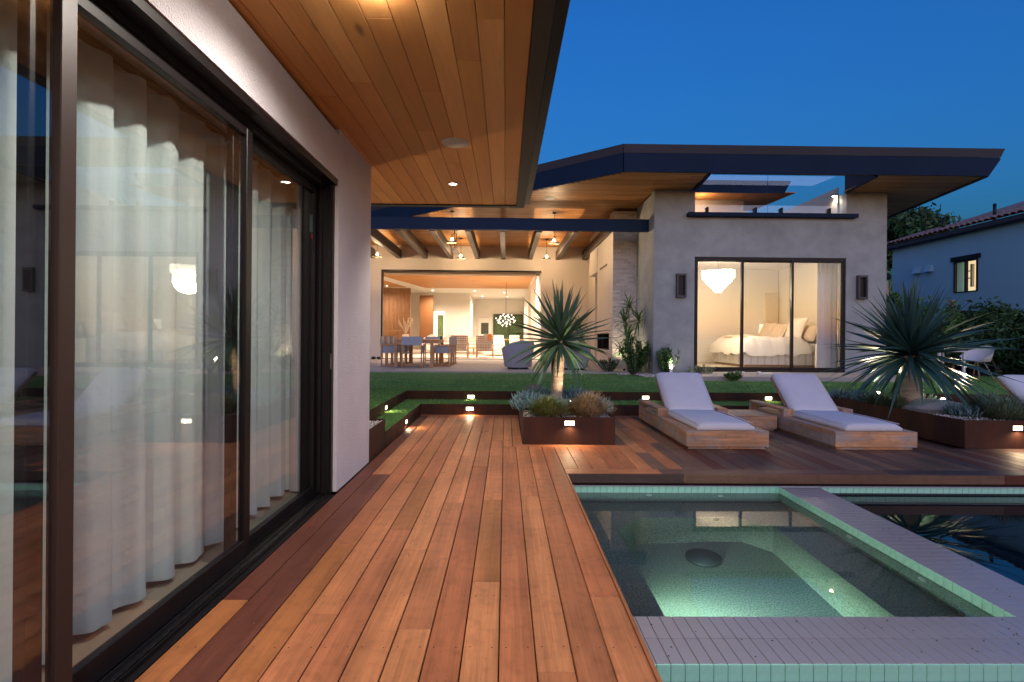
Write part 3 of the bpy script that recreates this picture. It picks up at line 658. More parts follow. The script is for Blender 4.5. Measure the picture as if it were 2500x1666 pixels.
# trim, leaning fascia and roof edge
z_ = SZ
tb = MB().prism([(.127, -2), (.225, -2), (.225, 6.66), (.127, 6.66)], lambda x, y: SZ(x, y)-.012, lambda x, y: SZ(x, y)+.03)
tb.prism([(-3.4, 6.557), (.127, 6.557), (.127, 6.66), (-3.4, 6.66)], lambda x, y: SZ(x, y)-.012, lambda x, y: SZ(x, y)+.03)
hp('trim_board', tb, mat('dark stained trim', (.022, .014, .011), .55, var=.3, vs=2, stretch=(12, 1, 12)))
fa = MB()
def lean(m, p0, p1, q0, q1, th=.03):
    """slab between a lower edge p0-p1 and an upper edge q0-q1"""
    p0, p1, q0, q1 = map(Vector, (p0, p1, q0, q1)); n = (p1-p0).cross(q0-p0).normalized()*th
    m.add([p0, p1, q1, q0, p0+n, p1+n, q1+n, q0+n], [(0, 1, 2, 3), (7, 6, 5, 4), (0, 4, 5, 1), (1, 5, 6, 2), (2, 6, 7, 3), (3, 7, 4, 0)])
lean(fa, (.227, -2, SZ(0, -2)-.012), (.227, 6.662, SZ(0, 6.66)-.012), (.295, -2, SZ(0, -2)+.26), (.295, 6.80, SZ(0, 6.66)+.26), -.03)
lean(fa, (-3.4, 6.662, SZ(0, 6.66)-.012), (.227, 6.662, SZ(0, 6.66)-.012), (-3.4, 6.80, SZ(0, 6.66)+.26), (.295, 6.80, SZ(0, 6.66)+.26), .03)
hp('fascia', fa, m_navy)
rf = MB(); lean(rf, (.297, -2, SZ(0, -2)+.262), (.297, 6.81, SZ(0, 6.66)+.262), (.315, -2, SZ(0, -2)+.31), (.315, 6.84, SZ(0, 6.66)+.31), -.03)
rf.prism([(-3.4, -2), (.31, -2), (.31, 6.82), (-3.4, 6.82)], lambda x, y: SZ(x, y)+.285, lambda x, y: SZ(x, y)+.312)
hp('roof', rf, m_black)
# recessed speaker and downlights in the soffit
def ceil_disc(name, label, x, y, z, r, m, cat='ceiling speaker', slope=0):
    t = E(name, label, cat, (x, y, z)); t.rotation_euler = (slope, 0, 0)
    part('grille' if 'speaker' in name else 'lens', MB().lathe([(0, -.006), (r*.96, -.006), (r, -.003), (r, 0)], 40), m, t, True)
    if 'speaker' not in name: part('trim_ring', MB().lathe([(r, -.001), (r*1.04, -.008), (r*1.22, -.007), (r*1.27, -.001)], 40), m_black, t, True)
    return t
sp1 = ceil_disc('ceiling_speaker', 'round white speaker flush in the near cedar soffit', -.437, 4.35, SZ(0, 4.35), .118, m_speaker, slope=sl_)
def downlight(label, x, y, z, pw, r=.043, spot=115, parentslope=0, col_=WHITE, bl=.7, halo=0):
    t = ceil_disc('downlight', label, x, y, z, r, m_lamp_e, 'ceiling light', parentslope); t['group'] = 'recessed ceiling downlights'
    if halo: light('POINT', (0, 0, -.06), halo, col_, t, .02)  # added point lamp imitates the bloom on the soffit around the lens
    light('SPOT', (0, 0, -.02), pw, col_, t, .03, (0, 0, 0), spot, bl); return t
downlight('lit recessed downlight near the far end of the near cedar soffit', -.586, 5.60, SZ(0, 5.60), 130, parentslope=sl_)
downlight('assumed recessed downlight, just out of view above the middle of the near glass doors', -.61, 2.36, SZ(0, 2.36), 165, parentslope=sl_, col_=(1, .90, .80), halo=4, spot=165)  # assumed lamp just above the view, placed from its glow on the soffit
downlight('assumed recessed downlight directly above the photographer, out of view', -.62, -.2, SZ(0, -.2), 200, parentslope=sl_, col_=(1, .90, .80), spot=165)  # assumed lamp out of view, lights the near deck

wl = E('assumed_lamp', 'assumed post lamp, out of view on the side lawn, lighting the near soffit', 'garden light', (-7.4, 9.5, .3))  # assumed lamp, never in view; added for the shadow edge on the near soffit
part('post', MB().cyl((0, 0), .04, 0, .9, 12), m_black, wl, True); part('lens', MB().cyl((0, 0), .06, .901, 1.1, 16), m_lamp_e, wl, True); light('SPOT', (0, 0, 1.15), 1500, WARM, wl, .04, (Vector((7.4-1.5, 6.0-9.5, 1.6))*-1).to_track_quat('Z', 'Y').to_euler(), 46, .4)  # strong spot aimed up at the soffit; post and lens are assumed
# ------------------------------------------------------------ main house
mh = E('main_house', 'main house with stucco bedroom block, deep flat roof and open living room', 'house', (3.74, 12.9, 0))
def mp_(name, mb, m, smooth=False, parent=mh): return hp(name, mb, m, parent, smooth)
YB = 12.9
CE = lambda x, y: 4.99 - .026*(y-12.9)
# bedroom front wall with openings
mp_('wall', MB().box(3.74, 4.774, YB, YB+.3, -.05, 4.98), m_stucco)
mp_('wall', MB().box(8.64, 9.68, YB, YB+.3, -.05, 4.98), m_stucco)
mp_('wall', MB().box(4.776, 8.638, YB, YB+.3, 3.312, 4.40), m_stucco)
mp_('wall', MB().box(4.776, 8.638, YB+.001, YB+.3, -.05, .40), m_stucco)
mp_('side_wall', MB().box(3.74, 3.98, YB+.301, 14.6, -.05, 4.94), m_stucco)
mp_('side_wall', MB().box(9.44, 9.68, YB+.301, 19.5, -.05, 4.82), m_stucco)
mp_('ledge', MB().cbox(4.56, 8.85, YB-.16, YB+.02, 4.312, 4.408, .006), m_navy)
mp_('door_step', MB().cbox(4.35, 9.3, 11.25, YB-.002, .1, .405, .01), m_conc)
# sliding window wall
fr = MB().box(4.776, 8.638, YB+.02, YB+.12, 3.235, 3.308).box(4.776, 4.812, YB+.02, YB+.12, .402, 3.235).box(8.602, 8.638, YB+.02, YB+.12, .402, 3.235).box(4.812, 8.602, YB+.02, YB+.12, .402, .43)
mp_('window_frame', fr, m_black)
def wpanel(x0, x1, y):
    p = link('window_panel', None, mh); p.location = Vector((x0, y, 0)) - mh.location; w_ = x1-x0
    part('sash', MB().box(0, .055, 0, .04, .432, 3.232).box(w_-.055, w_, 0, .04, .432, 3.232).box(.055, w_-.055, 0, .04, .432, .52).box(.055, w_-.055, 0, .04, 3.19, 3.232), m_black, p)
    part('pane', MB().box(.053, w_-.053, .016, .022, .518, 3.192), m_glassb, p)
wpanel(4.815, 6.045, YB+.03); wpanel(5.99, 7.33, YB+.075); wpanel(7.27, 8.60, YB+.03)
# glass balustrade on the ledge
bl_ = E('glass_balustrade', 'frameless glass balustrade with short black clamps above the bedroom window', 'balustrade', (4.8, YB+.08, 4.41))
part('pane', MB().box(.0, 1.85, 0, .012, .0, 1.0), m_glassb, bl_); part('pane', MB().box(1.87, 3.82, 0, .012, .0, 1.0), m_glassb, bl_)
for xx in (5.098, 6.331, 6.993, 8.22): part('clamp', MB().cbox(xx-4.8-.027, xx-4.8+.027, -.09, .04, -.005, .17, .014), m_black, bl_)
# roof terrace behind
mp_('terrace_wall', MB().box(8.60, 8.638, YB+.301, 17.5, 4.0, 5.19), m_white)
mp_('terrace_wall', MB().box(4.0, 4.775, YB+.301, 17.5, 4.0, 4.85), m_white)
mp_('terrace_floor', MB().box(4.0, 8.6, YB+.301, 20, 4.0, 4.3), m_conc)
mp_('stair_wall', MB().box(4.5, 8.84, 19.0, 19.3, 4.3, 6.42).box(8.84, 10.0, 21.0, 21.3, 4.3, 6.5), m_white)
up = MB().prism([(4.2, 17.9), (10.2, 17.9), (9.9, 20.5), (4.2, 20.5)], lambda x, y: 6.40+.0*(y), lambda x, y: 6.42); mp_('upper_soffit', up, m_soffit)
uf = MB(); lean(uf, (4.2, 17.88, 6.36), (9.75, 17.88, 6.36), (4.2, 17.8, 6.78), (9.95, 17.8, 6.78), .03); mp_('upper_fascia', uf, m_navy)
lp = E('wall_lamp', 'small bright shaded lamp on the terrace wall above the bedroom', 'wall lamp', (8.55, 13.25, 4.98))
part('hood', MB().lathe([(.0, .06), (.05, .05), (.075, 0), (.07, 0), (.045, .045)], 20), m_black, lp, True); part('bulb', MB().lathe([(0, -.01), (.05, 0), (0, .02)], 16), m_bulb_e, lp, True)
light('SPOT', (.0, 0, -.03), 14, WHITE, lp, .03, (0, 0, 0), 140, .5)
light('POINT', (7.0, 18.3, 6.1), 25, WARM, None, .1).name = 'terrace_glow'
# main roof : outline of the soffit
D_, C_, A_ = (2.666, 11.63), (.562, 13.17), (-2.987, 15.80); E_ = (11.03, 11.63)
Fz = lambda x, y: CE(x, y)
def roofslab(name, pts, z0, z1, m, parent=None): return mp_(name, MB().prism(pts, lambda x, y: CE(x, y)+z0, lambda x, y: CE(x, y)+z1), m)
m_ceil = wood('narrow cedar boards', [(.40, .165, .05), (.46, .205, .07)], .5, .12, (12, .9, 12), .04, .25)
# ceiling boards run along X and are only a few pixels wide: joined strips of uneven tone
def strips(name, region, x0, x1, y0, y1, wdt, m, zf, th=.02):
    mb = MB(); y = y0; r = random.Random(5)
    while y < y1:
        a, b = region(y)
        a, b = max(a, x0), min(b, x1)
        if b > a:
            x = a
            while x < b:
                e = min(b, x + r.choice([1.2, 1.9, 2.4, 3.1])); dz = r.uniform(-.001, .001)
                mb.prism([(x+.001, y+.0015), (e-.001, y+.0015), (e-.001, y+wdt-.0015), (x+.001, y+wdt-.0015)], lambda p, q: zf(p, q)+dz, lambda p, q: zf(p, q)+th); x = e
        y += wdt
    return mb
def reg_left(y):
    # left bound is the diagonal fascia
    t = (y-11.63)/(15.80-11.63); xl = 2.666 + (-2.987-2.666)*t if y < 15.8 else -2.99-(y-15.8)*1.356
    return (max(xl, -9), 4.64 if y < 12.9 else 3.742)
mC = mat('cedar strip ceiling', (.40, .165, .05), .5, spec=.25)
def strip_mat(m, scale=9.1):
    t = m.node_tree; b = t.nodes['Principled BSDF']; g = N(t, 'ShaderNodeNewGeometry'); k = t.links.new
    mp1 = N(t, 'ShaderNodeMapping'); mp1.inputs['Scale'].default_value = (.8, scale*2, 1); n = N(t, 'ShaderNodeTexNoise'); n.inputs['Scale'].default_value = 1; n.inputs['Detail'].default_value = 5
    k(g.outputs['Position'], mp1.inputs[0]); k(mp1.outputs[0], n.inputs[0])
    r = N(t, 'ShaderNodeValToRGB'); e = r.color_ramp.elements; e[0].position = .3; e[1].position = .7; e[0].color = (.36, .15, .045, 1); e[1].color = (.62, .31, .11, 1)
    add = N(t, 'ShaderNodeMath', operation='ADD'); mi = N(t, 'ShaderNodeMath', operation='MULTIPLY'); mi.inputs[1].default_value = .28; oi = g.outputs['Random Per Island']
    k(oi, mi.inputs[0]); sb = N(t, 'ShaderNodeMath', operation='SUBTRACT'); sb.inputs[1].default_value = .14; k(mi.outputs[0], sb.inputs[0]); k(n.outputs[0], add.inputs[0]); k(sb.outputs[0], add.inputs[1]); k(add.outputs[0], r.inputs[0]); k(r.outputs[0], b.inputs['Base Color'])
strip_mat(mC)
tag(mp_('ceiling_boards', strips('c', reg_left, -9, 4.64, 11.66, 20.2, .09, mC, CE), mC), kind='stuff')
tag(mp_('ceiling_boards', strips('c', lambda y: (8.56 if y < 12.9 else 9.7, 11.03 + (y-11.63)*.132), 8.5, 12, 11.66, 19.5, .09, mC, CE), mC), kind='stuff')
# roof slab above (with the terrace opening)
rs = [((2.8, 11.7), (4.62, 11.7), (4.72, 12.9), (4.0, 12.9), (4.0, 21), (-9, 21), (-9, 19.9), (-2.95, 15.85)), ((8.56, 11.7), (11.0, 11.7), (11.9, 19.5), (9.7, 19.5), (9.7, 12.95), (8.62, 12.95)), ((4.62, 11.7), (8.56, 11.7), (8.56, 11.78), (4.62, 11.78))]
for q in rs: roofslab('roof', list(q), .022, .5, m_black)
ft = MB(); fb = MB()
def fas(p, q, endx=0, mp0=None, mp1=None):
    n = Vector((q[1]-p[1], -(q[0]-p[0]), 0)).normalized()*.10; na = n if mp0 is None else mp0*.10; nb_ = n if mp1 is None else mp1*.10
    z0, z1 = CE(*p), CE(*q); P0 = (p[0], p[1], z0); P1 = (q[0], q[1], z1)
    a = .40; U = lambda P, h, v: (P[0]+v.x*h/.58, P[1]+v.y*h/.58, P[2]+h)
    lean(fb, P0, P1, U(P0, a, na), Vector(U(P1, a, nb_)) + Vector((endx*.75, 0, 0)), .04)
    Pa = Vector(U(P0, a, na)) + na*.25; Pb = Vector(U(P1, a, nb_)) + nb_*.25 + Vector((endx*.78, 0, 0)); lean(ft, Pa, Pb, Pa + Vector((na.x*.3, na.y*.3, .19)), Pb + Vector((nb_.x*.3 + endx*.25, nb_.y*.3, .19)), .02)
_n1 = Vector((11.63-18.16, -(2.666+6.187), 0)).normalized(); _n2 = Vector((0, -1, 0)); _mt = (_n1+_n2)/(1+_n1.dot(_n2))
fas((-2.987-3.2, 15.80+2.36), (2.666, 11.63), mp1=_mt); fas((2.666, 11.63), (11.03, 11.63), .28, mp0=_mt)
mp_('fascia', fb, m_navy); mp_('flashing', ft, m_flash)
fe = MB(); lean(fe, (11.03, 11.63, CE(0, 11.63)), (12.07, 19.5, CE(0, 19.5)), (11.26, 11.565, 5.42), (12.35, 19.6, 5.22), .04); mp_('fascia', fe, m_navy)
e2 = MB(); et = MB().prism([(4.60, 11.7), (4.68, 11.7), (4.80, 12.9), (4.72, 12.9)], lambda x, y: CE(x, y)-.03, lambda x, y: CE(x, y)+.5)
e2.prism([(8.50, 11.7), (8.56, 11.7), (8.66, 12.9), (8.60, 12.9)], lambda x, y: CE(x, y)-.03, lambda x, y: CE(x, y)+.5); mp_('opening_trim', et, m_navy); mp_('opening_trim', e2, m_navy)
ee = MB(); ee.prism([(11.03, 11.66), (10.98, 11.66), (12.0, 19.5), (12.06, 19.5)], lambda x, y: CE(x, y)-.02, lambda x, y: CE(x, y)-.001); mp_('edge_trim', ee, m_black)
# steel beam and rafters
bm = E('steel_beam', 'long dark steel beam spanning the open side of the patio', 'beam', (0, 13.43, 4.035))
part('flange', MB().box(-9, 3.738, -.06, .06, 0, .012), m_navy, bm); part('flange', MB().box(-9, 3.738, -.06, .06, .303, .315), m_navy, bm); part('web', MB().box(-9, 3.737, -.052, .052, .0125, .3025), m_navy, bm)
mp_('header', MB().box(-9, 3.04, 14.75, 14.855, 4.36, 4.60), m_beam)
for i, x in enumerate((-5.3, -4.27, -3.24, -2.23, -1.204, -.19, .875, 1.955, 3.002)):
    t = part('rafter', MB().cbox(0, .16, 14.86, 20.19, 4.262, 4.60, .004), m_beam, loc=(x, 0, .03)); lab = 'dark rafter of the patio, ' + ('first' if i == 0 else ['second', 'third', 'fourth', 'fifth', 'sixth', 'seventh', 'eighth', 'ninth'][i-1]) + ' from the left along the steel beam'
    tag(t, lab, 'rafter', 'dark rafters between steel beam and living room wall')
# back wall of the patio with the big opening
mp_('patio_wall', MB().box(-9, -4.90, 20.2, 20.5, .3, 4.82).box(-4.90, 1.40, 20.2, 20.5, 3.86, 4.82).box(1.40, 3.9, 20.2, 20.5, .3, 4.82), m_white)
mp_('opening_frame', MB().box(-4.90, 1.40, 20.19, 20.4, 3.80, 3.858).box(-4.90, -4.85, 20.19, 20.4, .35, 3.80).box(-4.85, 1.37, 20.25, 20.4, .345, .362), m_black)
mp_('blind_box', MB().box(-4.83, 1.35, 20.42, 20.5, 3.68, 3.799), mat('blind', (.45, .36, .28), .7))
mp_('wall_return', MB().box(3.25, 3.74, 18.6, 20.19, .3, 4.82).box(3.05, 3.74, 17.1, 18.6, 3.45, 4.85), m_white)
# white brick fireplace column, brick by brick
fp = E('brick_chimney', 'white painted brick fireplace column rising to the patio ceiling', 'chimney', (3.05, 14.6, .3))
part('core', MB().box(.012, .69, .012, .49, 0, 4.57).box(.012, .69, .50, 2.5, 1.08, 4.5).box(.012, .69, .50, 2.5, 0, .58).box(.012, .69, 2.37, 2.5, .581, 1.079).box(.4, .69, .50, 2.36, .582, 1.078), m_white, fp)
part('firebox', MB().box(.0, .39, .501, .515, .585, 1.075).box(.0, .39, 2.355, 2.369, .585, 1.075).box(.0, .39, .516, 2.354, .585, .597).box(.0, .39, .516, 2.354, 1.063, 1.075).box(0, .02, 1.42, 1.44, .598, 1.062), m_black, fp)
m_brick = mat('white painted brick', (.56, .53, .53), .85, var=.06, vs=6, bump=.6, bs=35, detail=6, dist=.012)
t_ = m_brick.node_tree; oi_ = N(t_, 'ShaderNodeObjectInfo'); mr_ = N(t_, 'ShaderNodeMapRange'); mr_.inputs[3].default_value = .78; mr_.inputs[4].default_value = 1.12; xs_ = N(t_, 'ShaderNodeVectorMath', operation='SCALE'); b_ = t_.nodes['Principled BSDF']; so_ = b_.inputs['Base Color'].links[0].from_socket
t_.links.new(oi_.outputs['Random'], mr_.inputs[0]); t_.links.new(so_, xs_.inputs[0]); t_.links.new(mr_.outputs[0], xs_.inputs['Scale']); t_.links.new(xs_.outputs[0], b_.inputs['Base Color'])
bk = MB().cbox(-.105, .105, 0, .02, -.0275, .0275, .008).mesh('brick', m_brick); bh = MB().cbox(-.048, .048, 0, .02, -.0275, .0275, .008).mesh('brick', m_brick)
r = random.Random(2)
for j in range(71):
    z = .035+.064*j; x = -.0 if j % 2 else -.107
    for q in range(4):
        xc = x + .1075 + .2145*q
        if xc-.1 < 0: continue
        if xc > .7: continue
        hf = xc+.105 > .69; xx = xc if not hf else .635
        link('brick', bh if hf else bk, fp, (xx, -.008+r.uniform(-.016, .006), z))
    if j % 2 == 0: link('brick', bh, fp, (.052, -.008+r.uniform(-.004, .004), z))
part('vent_slot', MB().box(-.003, .011, .9, 2.0, 3.13, 3.19), m_black, fp)
# ------------------------------------------------------------ bedroom interior
bi = MB().box(4.0, 9.43, 17.6, 17.7, .4, 3.66).box(3.99, 4.1, 14.61, 19.19, .4, 3.66).box(9.435, 9.439, YB+.31, 17.59, .4, 3.66); mp_('bedroom_wall', bi, m_inwhite)
mp_('bedroom_ceiling', MB().box(3.99, 9.438, YB+.31, 17.7, 3.62, 3.66), m_inwhite); mp_('bedroom_floor', MB().box(3.99, 9.438, YB+.305, 17.7, .38, .42), m_floorin)
mp_('skirting', MB().box(4.12, 9.43, 17.57, 17.599, .42, .56), m_linen)
ch = E('crystal_chandelier', 'tiered heart shaped crystal chandelier glowing in the bedroom window', 'chandelier', (6.08, 14.6, 2.52))
part('canopy', MB().cyl((0, 0), .07, 1.07, 1.095, 20), m_alu, ch); part('chain', MB().tube([(0, 0, .66), (0, 0, 1.07)], .008, 6), m_alu, ch)
cr = random.Random(1)
for j in range(9):
    rad = [.43, .43, .40, .36, .31, .25, .19, .13, .07][j]; zt = .66-.065*j; nn = max(6, int(rad*2*math.pi/.055)); mbc = MB()
    for q in range(nn):
        a = 2*math.pi*q/nn + j*.2; c = (rad*math.cos(a), rad*math.sin(a)); hh = .10 if j > 1 else .15; dz = cr.uniform(-.014, .014)
        mbc.cyl(c, .019, zt-hh+dz, zt+dz, 6)
    part('crystal_tier', mbc, m_crys_e, ch)
light('POINT', (0, 0, .25), 430, (1, .75, .49), ch, .38)
bd = E('bed', 'large bed with rumpled white duvet and channelled cream base', 'bed', (6.9, 14.75, .42))
part('bed_base', MB().cbox(0, 2.2, 0, 2.15, .06, .40, .02), m_linen2, bd)
for i in range(11): part('channel', MB().cbox(.01+.2*i, .2*(i+1), -.035, 0, .07, .40, .012), m_linen, bd)
for i in range(10): part('channel', MB().cbox(-.035, 0, .01+.215*i, .215*(i+1), .07, .40, .012), m_linen, bd)
part('plinth', MB().box(.05, 2.15, .05, 2.1, 0, .06), m_teakin, bd)
def cloth_mound(x0, x1, y0, y1, zt, zb, seed, nx=34, ny=28, amp=.03):
    mb = MB(); v = []
    for j in range(ny+1):
        for i in range(nx+1):
            u, q = i/nx, j/ny; x = x0+(x1-x0)*u; y = y0+(y1-y0)*q; e = min(u, 1-u, q, 1-q)*9
            k = min(1, e)**.5; z = zb + (zt-zb)*k + amp*mnoise.noise(Vector((x*3, y*3, seed)))*1.5 + amp*.6*mnoise.noise(Vector((x*9, y*5, seed+4)))
            v.append((x, y, z + (.05*mnoise.noise(Vector((x*6, y*6, 2))) if e < .5 else 0)))
    return mb.add(v, [(j*(nx+1)+i, j*(nx+1)+i+1, (j+1)*(nx+1)+i+1, (j+1)*(nx+1)+i) for j in range(ny) for i in range(nx)])
part('duvet', cloth_mound(-.14, 2.0, -.13, 2.25, .86, .37, 2, amp=.055), m_linen, bd, True)
part('mattress', MB().cbox(0, 2.2, 0, 2.15, .41, .70, .05), m_linen, bd)
part('throw_blanket', cloth_mound(.1, .75, .6, 2.0, .93, .86, 7, 12, 16, .03), m_linen2, bd, True)
part('headboard', MB().cbox(2.21, 2.30, -.1, 2.25, .1, 1.2, .03), m_linen, bd)
def pillow(loc, rot, s=(.5, .5, .16), m=m_linen, name='pillow', label=''):
    mb = MB(); v = []; n = 12
    for sg in (1, -1):
        for j in range(n+1):
            for i in range(n+1):
                u, q = i/n*2-1, j/n*2-1; h = max(0, (1-u**4)*(1-q**4))**.6; pinch = 1-.07*(1-abs(u*q))
                v.append((u*s[0]/2*(1-.08*(1-q*q)), q*s[1]/2*(1-.08*(1-u*u)), sg*h*s[2]/2))
    o = (n+1)**2; f = [(j*(n+1)+i, j*(n+1)+i+1, (j+1)*(n+1)+i+1, (j+1)*(n+1)+i) for j in range(n) for i in range(n)]; f += [tuple(k+o for k in q[::-1]) for q in f]
    return tag(part(name, mb.add(v, f), m, None, True, loc=loc, rot=rot), label, 'pillow')
for i, (x, y, z, ry, s, m, lb) in enumerate(((8.40, 16.35, 1.50, 62, (.6, .6, .2), m_linen2, 'left beige check cushion standing on the bed'), (8.50, 15.8, 1.48, 60, (.6, .6, .2), m_linen2, 'right beige check cushion standing on the bed'), (8.72, 15.3, 1.56, 70, (.72, .75, .2), m_linen, 'tall white pillow leaning near the nightstand side of the bed'), (8.95, 14.95, 1.42, 62, (.55, .6, .2), m_linen2, 'small beige pillow against the headboard'))):
    pillow((x, y, z), (0, R(-ry), R(8)), s, m, label=lb)
def nightstand(x, y, label):
    t = E('nightstand', label, 'nightstand', (x, y, .42), 0, 'bedroom nightstands')
    part('cabinet', MB().cbox(0, .42, 0, .5, .62, .68, .006).box(.005, .03, .005, .495, 0, .62).box(.39, .415, .005, .495, 0, .62).box(.03, .39, .47, .495, 0, .62).box(.03, .39, .01, .47, .28, .30), m_linen, t)
    for z in (.46, .04): part('drawer', MB().cbox(.032, .388, -.004, .1, z, z+.15, .004), m_linen, t); part('drawer_handle', MB().cbox(.17, .25, -.018, -.0045, z+.06, z+.085, .004), m_alu, t)
    return t
nightstand(8.80, 13.95, 'cream nightstand with two drawers in front of the bed'); nightstand(8.75, 17.02, 'cream nightstand on the far side of the bed')
lm = E('table_lamp', 'table lamp with pale drum shade beyond the bed', 'lamp', (8.80, 17.2, 1.12)); part('lamp_base', MB().lathe([(0, 0), (.09, 0), (.05, .06), (.11, .18), (.04, .3), (0, .31)], 20), m_pot, lm, True); part('lamp_shade', MB().lathe([(.2, .3), (.22, .3), (.19, .62), (.17, .62)], 28), emis('lit shade', (1, .8, .58), .8), lm, True)
bw = link('back_window', MB().box(8.93, 9.40, 17.57, 17.599, .95, 2.9).mesh('back_window', m_linen), mh); bw.location = -mh.location
hp('window_glass', MB().box(8.98, 9.36, 17.555, 17.569, 1.0, 1.75), mat('night pane', (.06, .055, .045), .1), bw); hp('roman_shade', MB().cbox(8.94, 9.40, 17.50, 17.565, 1.75, 2.85, .02), m_linen2, bw)
c2 = E('bedroom_curtain', 'pale bedroom curtain gathered at the right end of the window', 'curtain', (0, 0, 0)); drape('drape', 8.22, 8.78, c2, .04, .12, 2.85, 13.42, 4, 'X', m_linen, .43)
c3 = E('bedroom_curtain', 'pale bedroom curtain gathered at the left end of the window', 'curtain', (0, 0, 0)); drape('drape', 4.62, 4.98, c3, .04, .1, 2.85, 13.42, 9, 'X', m_linen, .43)
# sconces
def sconce(x, label):
    t = E('wall_sconce', label, 'wall lamp', (x, YB, 2.57), 0, 'dark rectangular sconces beside the bedroom window')
    part('frame', MB().box(-.12, -.085, -.10, -.001, -.30, .30).box(.085, .12, -.10, -.001, -.30, .30).box(-.085, .085, -.10, -.001, .25, .30).box(-.085, .085, -.10, -.001, -.30, -.25), mat('sconce metal', (.05, .05, .06), .5), t)
    part('recess', MB().box(-.085, .085, -.03, -.001, -.25, .25), m_black, t)
sconce(4.417, 'dark framed sconce left of the bedroom window'); sconce(9.02, 'dark framed sconce right of the bedroom window')
# ------------------------------------------------------------ living room interior
CI = 4.20
lv = MB().box(-8.2, -8.1, 20.51, 42, .3, CI).box(1.42, 1.7, 20.51, 42, .3, CI).box(-8.1, -2.62, 35.2, 35.4, .3, CI)
lv.box(-2.64, -2.5, 35.401, 41, .3, CI).box(-2.5, 1.42, 41, 41.2, .3, CI)
mp_('living_wall', lv, m_inwhite)
mp_('living_ceiling', MB().box(-8.2, 1.7, 20.51, 42, CI+.002, CI+.1), m_inwhite)
wc = MB().prism([(-6.9, 21), (1.35, 21), (1.35, 31.3), (-4.9, 31.3)], CI-.012, CI-.001); wc.prism([(-8, 21), (-7.3, 21), (-6.0, 31.0), (-8, 31)], CI-.012, CI-.001)
tag(mp_('ceiling_boards', wc, mC), kind='stuff')
mp_('living_floor', MB().box(-8.2, 1.7, 20.401, 42, .25, .352), m_floorin)
sw = E('slat_screen', 'tall oak slat screen along the left of the living room', 'screen', (-8.0, 31.5, .35))
part('backing', MB().box(0, 2.15, .06, .08, 0, 3.83), mat('screen backing', (.30, .13, .05), .6), sw)
slm = MB().box(-.018, .018, -.03, .055, 0, 3.83).mesh('slat', m_teakin)
for i in range(27): link('slat', slm, sw, (.04+.081*i, 0, 0))
part('rail', MB().box(0, 2.15, -.032, -.0305, 1.2, 1.24), m_teakin, sw)
part('dark_niche', MB().box(2.3, 3.2, 2.5, 2.6, 0, 3.6), mat('niche wood', (.25, .11, .04), .5), sw)
# doors in the back walls
mp_('doorway', MB().box(-5.2, -4.2, 35.17, 35.199, .35, 2.95), emis('bright hall', (1, .86, .72), .9))
mp_('garden_window', MB().box(-4.66, -4.25, 35.15, 35.169, .36, 2.7), mat('garden pane', (.08, .12, .06), .4, base2=(.2, .3, .1), vs=3))
mp_('inner_door', MB().cbox(-2.2, -1.1, 40.9, 40.998, .35, 2.75, .02), m_inwhite); mp_('door_glass', MB().box(-1.95, -1.35, 40.87, 40.899, .5, 2.35), mat('dark pane', (.05, .06, .05), .2))
gd = mp_('garden_door', MB().box(-.95, 1.40, 40.9, 40.99, .36, 3.0), mat('night garden', (.010, .02, .010), .5, base2=(.06, .12, .03), vs=2.2, detail=8))
mp_('garden_door_frame', MB().box(-.98, -.92, 40.85, 40.89, .36, 3.05).box(-.92, 1.41, 40.85, 40.89, 2.98, 3.05).box(.25, .31, 40.85, 40.89, .36, 2.98), m_black)
i = 0
for (x, y, lb) in ((-5.3, 23.2, 'left one in the living room timber ceiling'), (-1.75, 23.0, 'middle one in the living room timber ceiling'), (.75, 23.0, 'right one in the living room timber ceiling'), (-4.7, 33, 'over the living room doorway'), (-2.0, 33, 'in the white ceiling over the sofa'), (-1.7, 37.5, 'at the back near the inner door'), (-.1, 34, 'nearer one before the garden doors'), (.1, 37.5, 'farther one before the garden doors')):
    downlight('recessed downlight, ' + lb, x, y, CI-.013, 1300 if y < 30 else 900, .07, 155, col_=(1, .79, .60), bl=1)
downlight('recessed downlight added to brighten the oak slat screen', -7.0, 30.2, CI-.013, 420, .07, 160, col_=(1, .79, .60), bl=1)  # extra lamp, added so the slats show up lit
for x, lb in ((-6.1, 'dark round ceiling speaker at the left of the living room'), (1.0, 'dark round ceiling speaker at the right of the living room')): ceil_disc('ceiling_speaker', lb, x, 23.0, CI-.013, .12, m_black)
ce = E('globe_chandelier', 'cluster chandelier of small glass globes over the indoor dining table', 'chandelier', (.02, 27.5, 2.05))
part('stem', MB().tube([(0, 0, .4), (0, 0, 2.14)], .01, 6), m_black, ce); gl = MB().lathe([(0, -.028), (.02, -.02), (.028, 0), (.02, .02), (0, .028)], 10).mesh('globe', emis('globe', (1, .82, .6), 5), True)
rod = MB()
for k in range(46):
    z = 1-2*(k+.5)/46; a = k*2.4; q = math.sqrt(1-z*z); p = (.5*q*math.cos(a)*(.8+.3*(k%3)/2), .5*q*math.sin(a), (.24+.1*(k%2))*z+.1); link('globe', gl, ce, p); rod.tube([(0, 0, .1), p], .004, 4)
part('rods', rod, m_black, ce); light('POINT', (0, 0, .1), 220, (1, .75, .48), ce, .55)
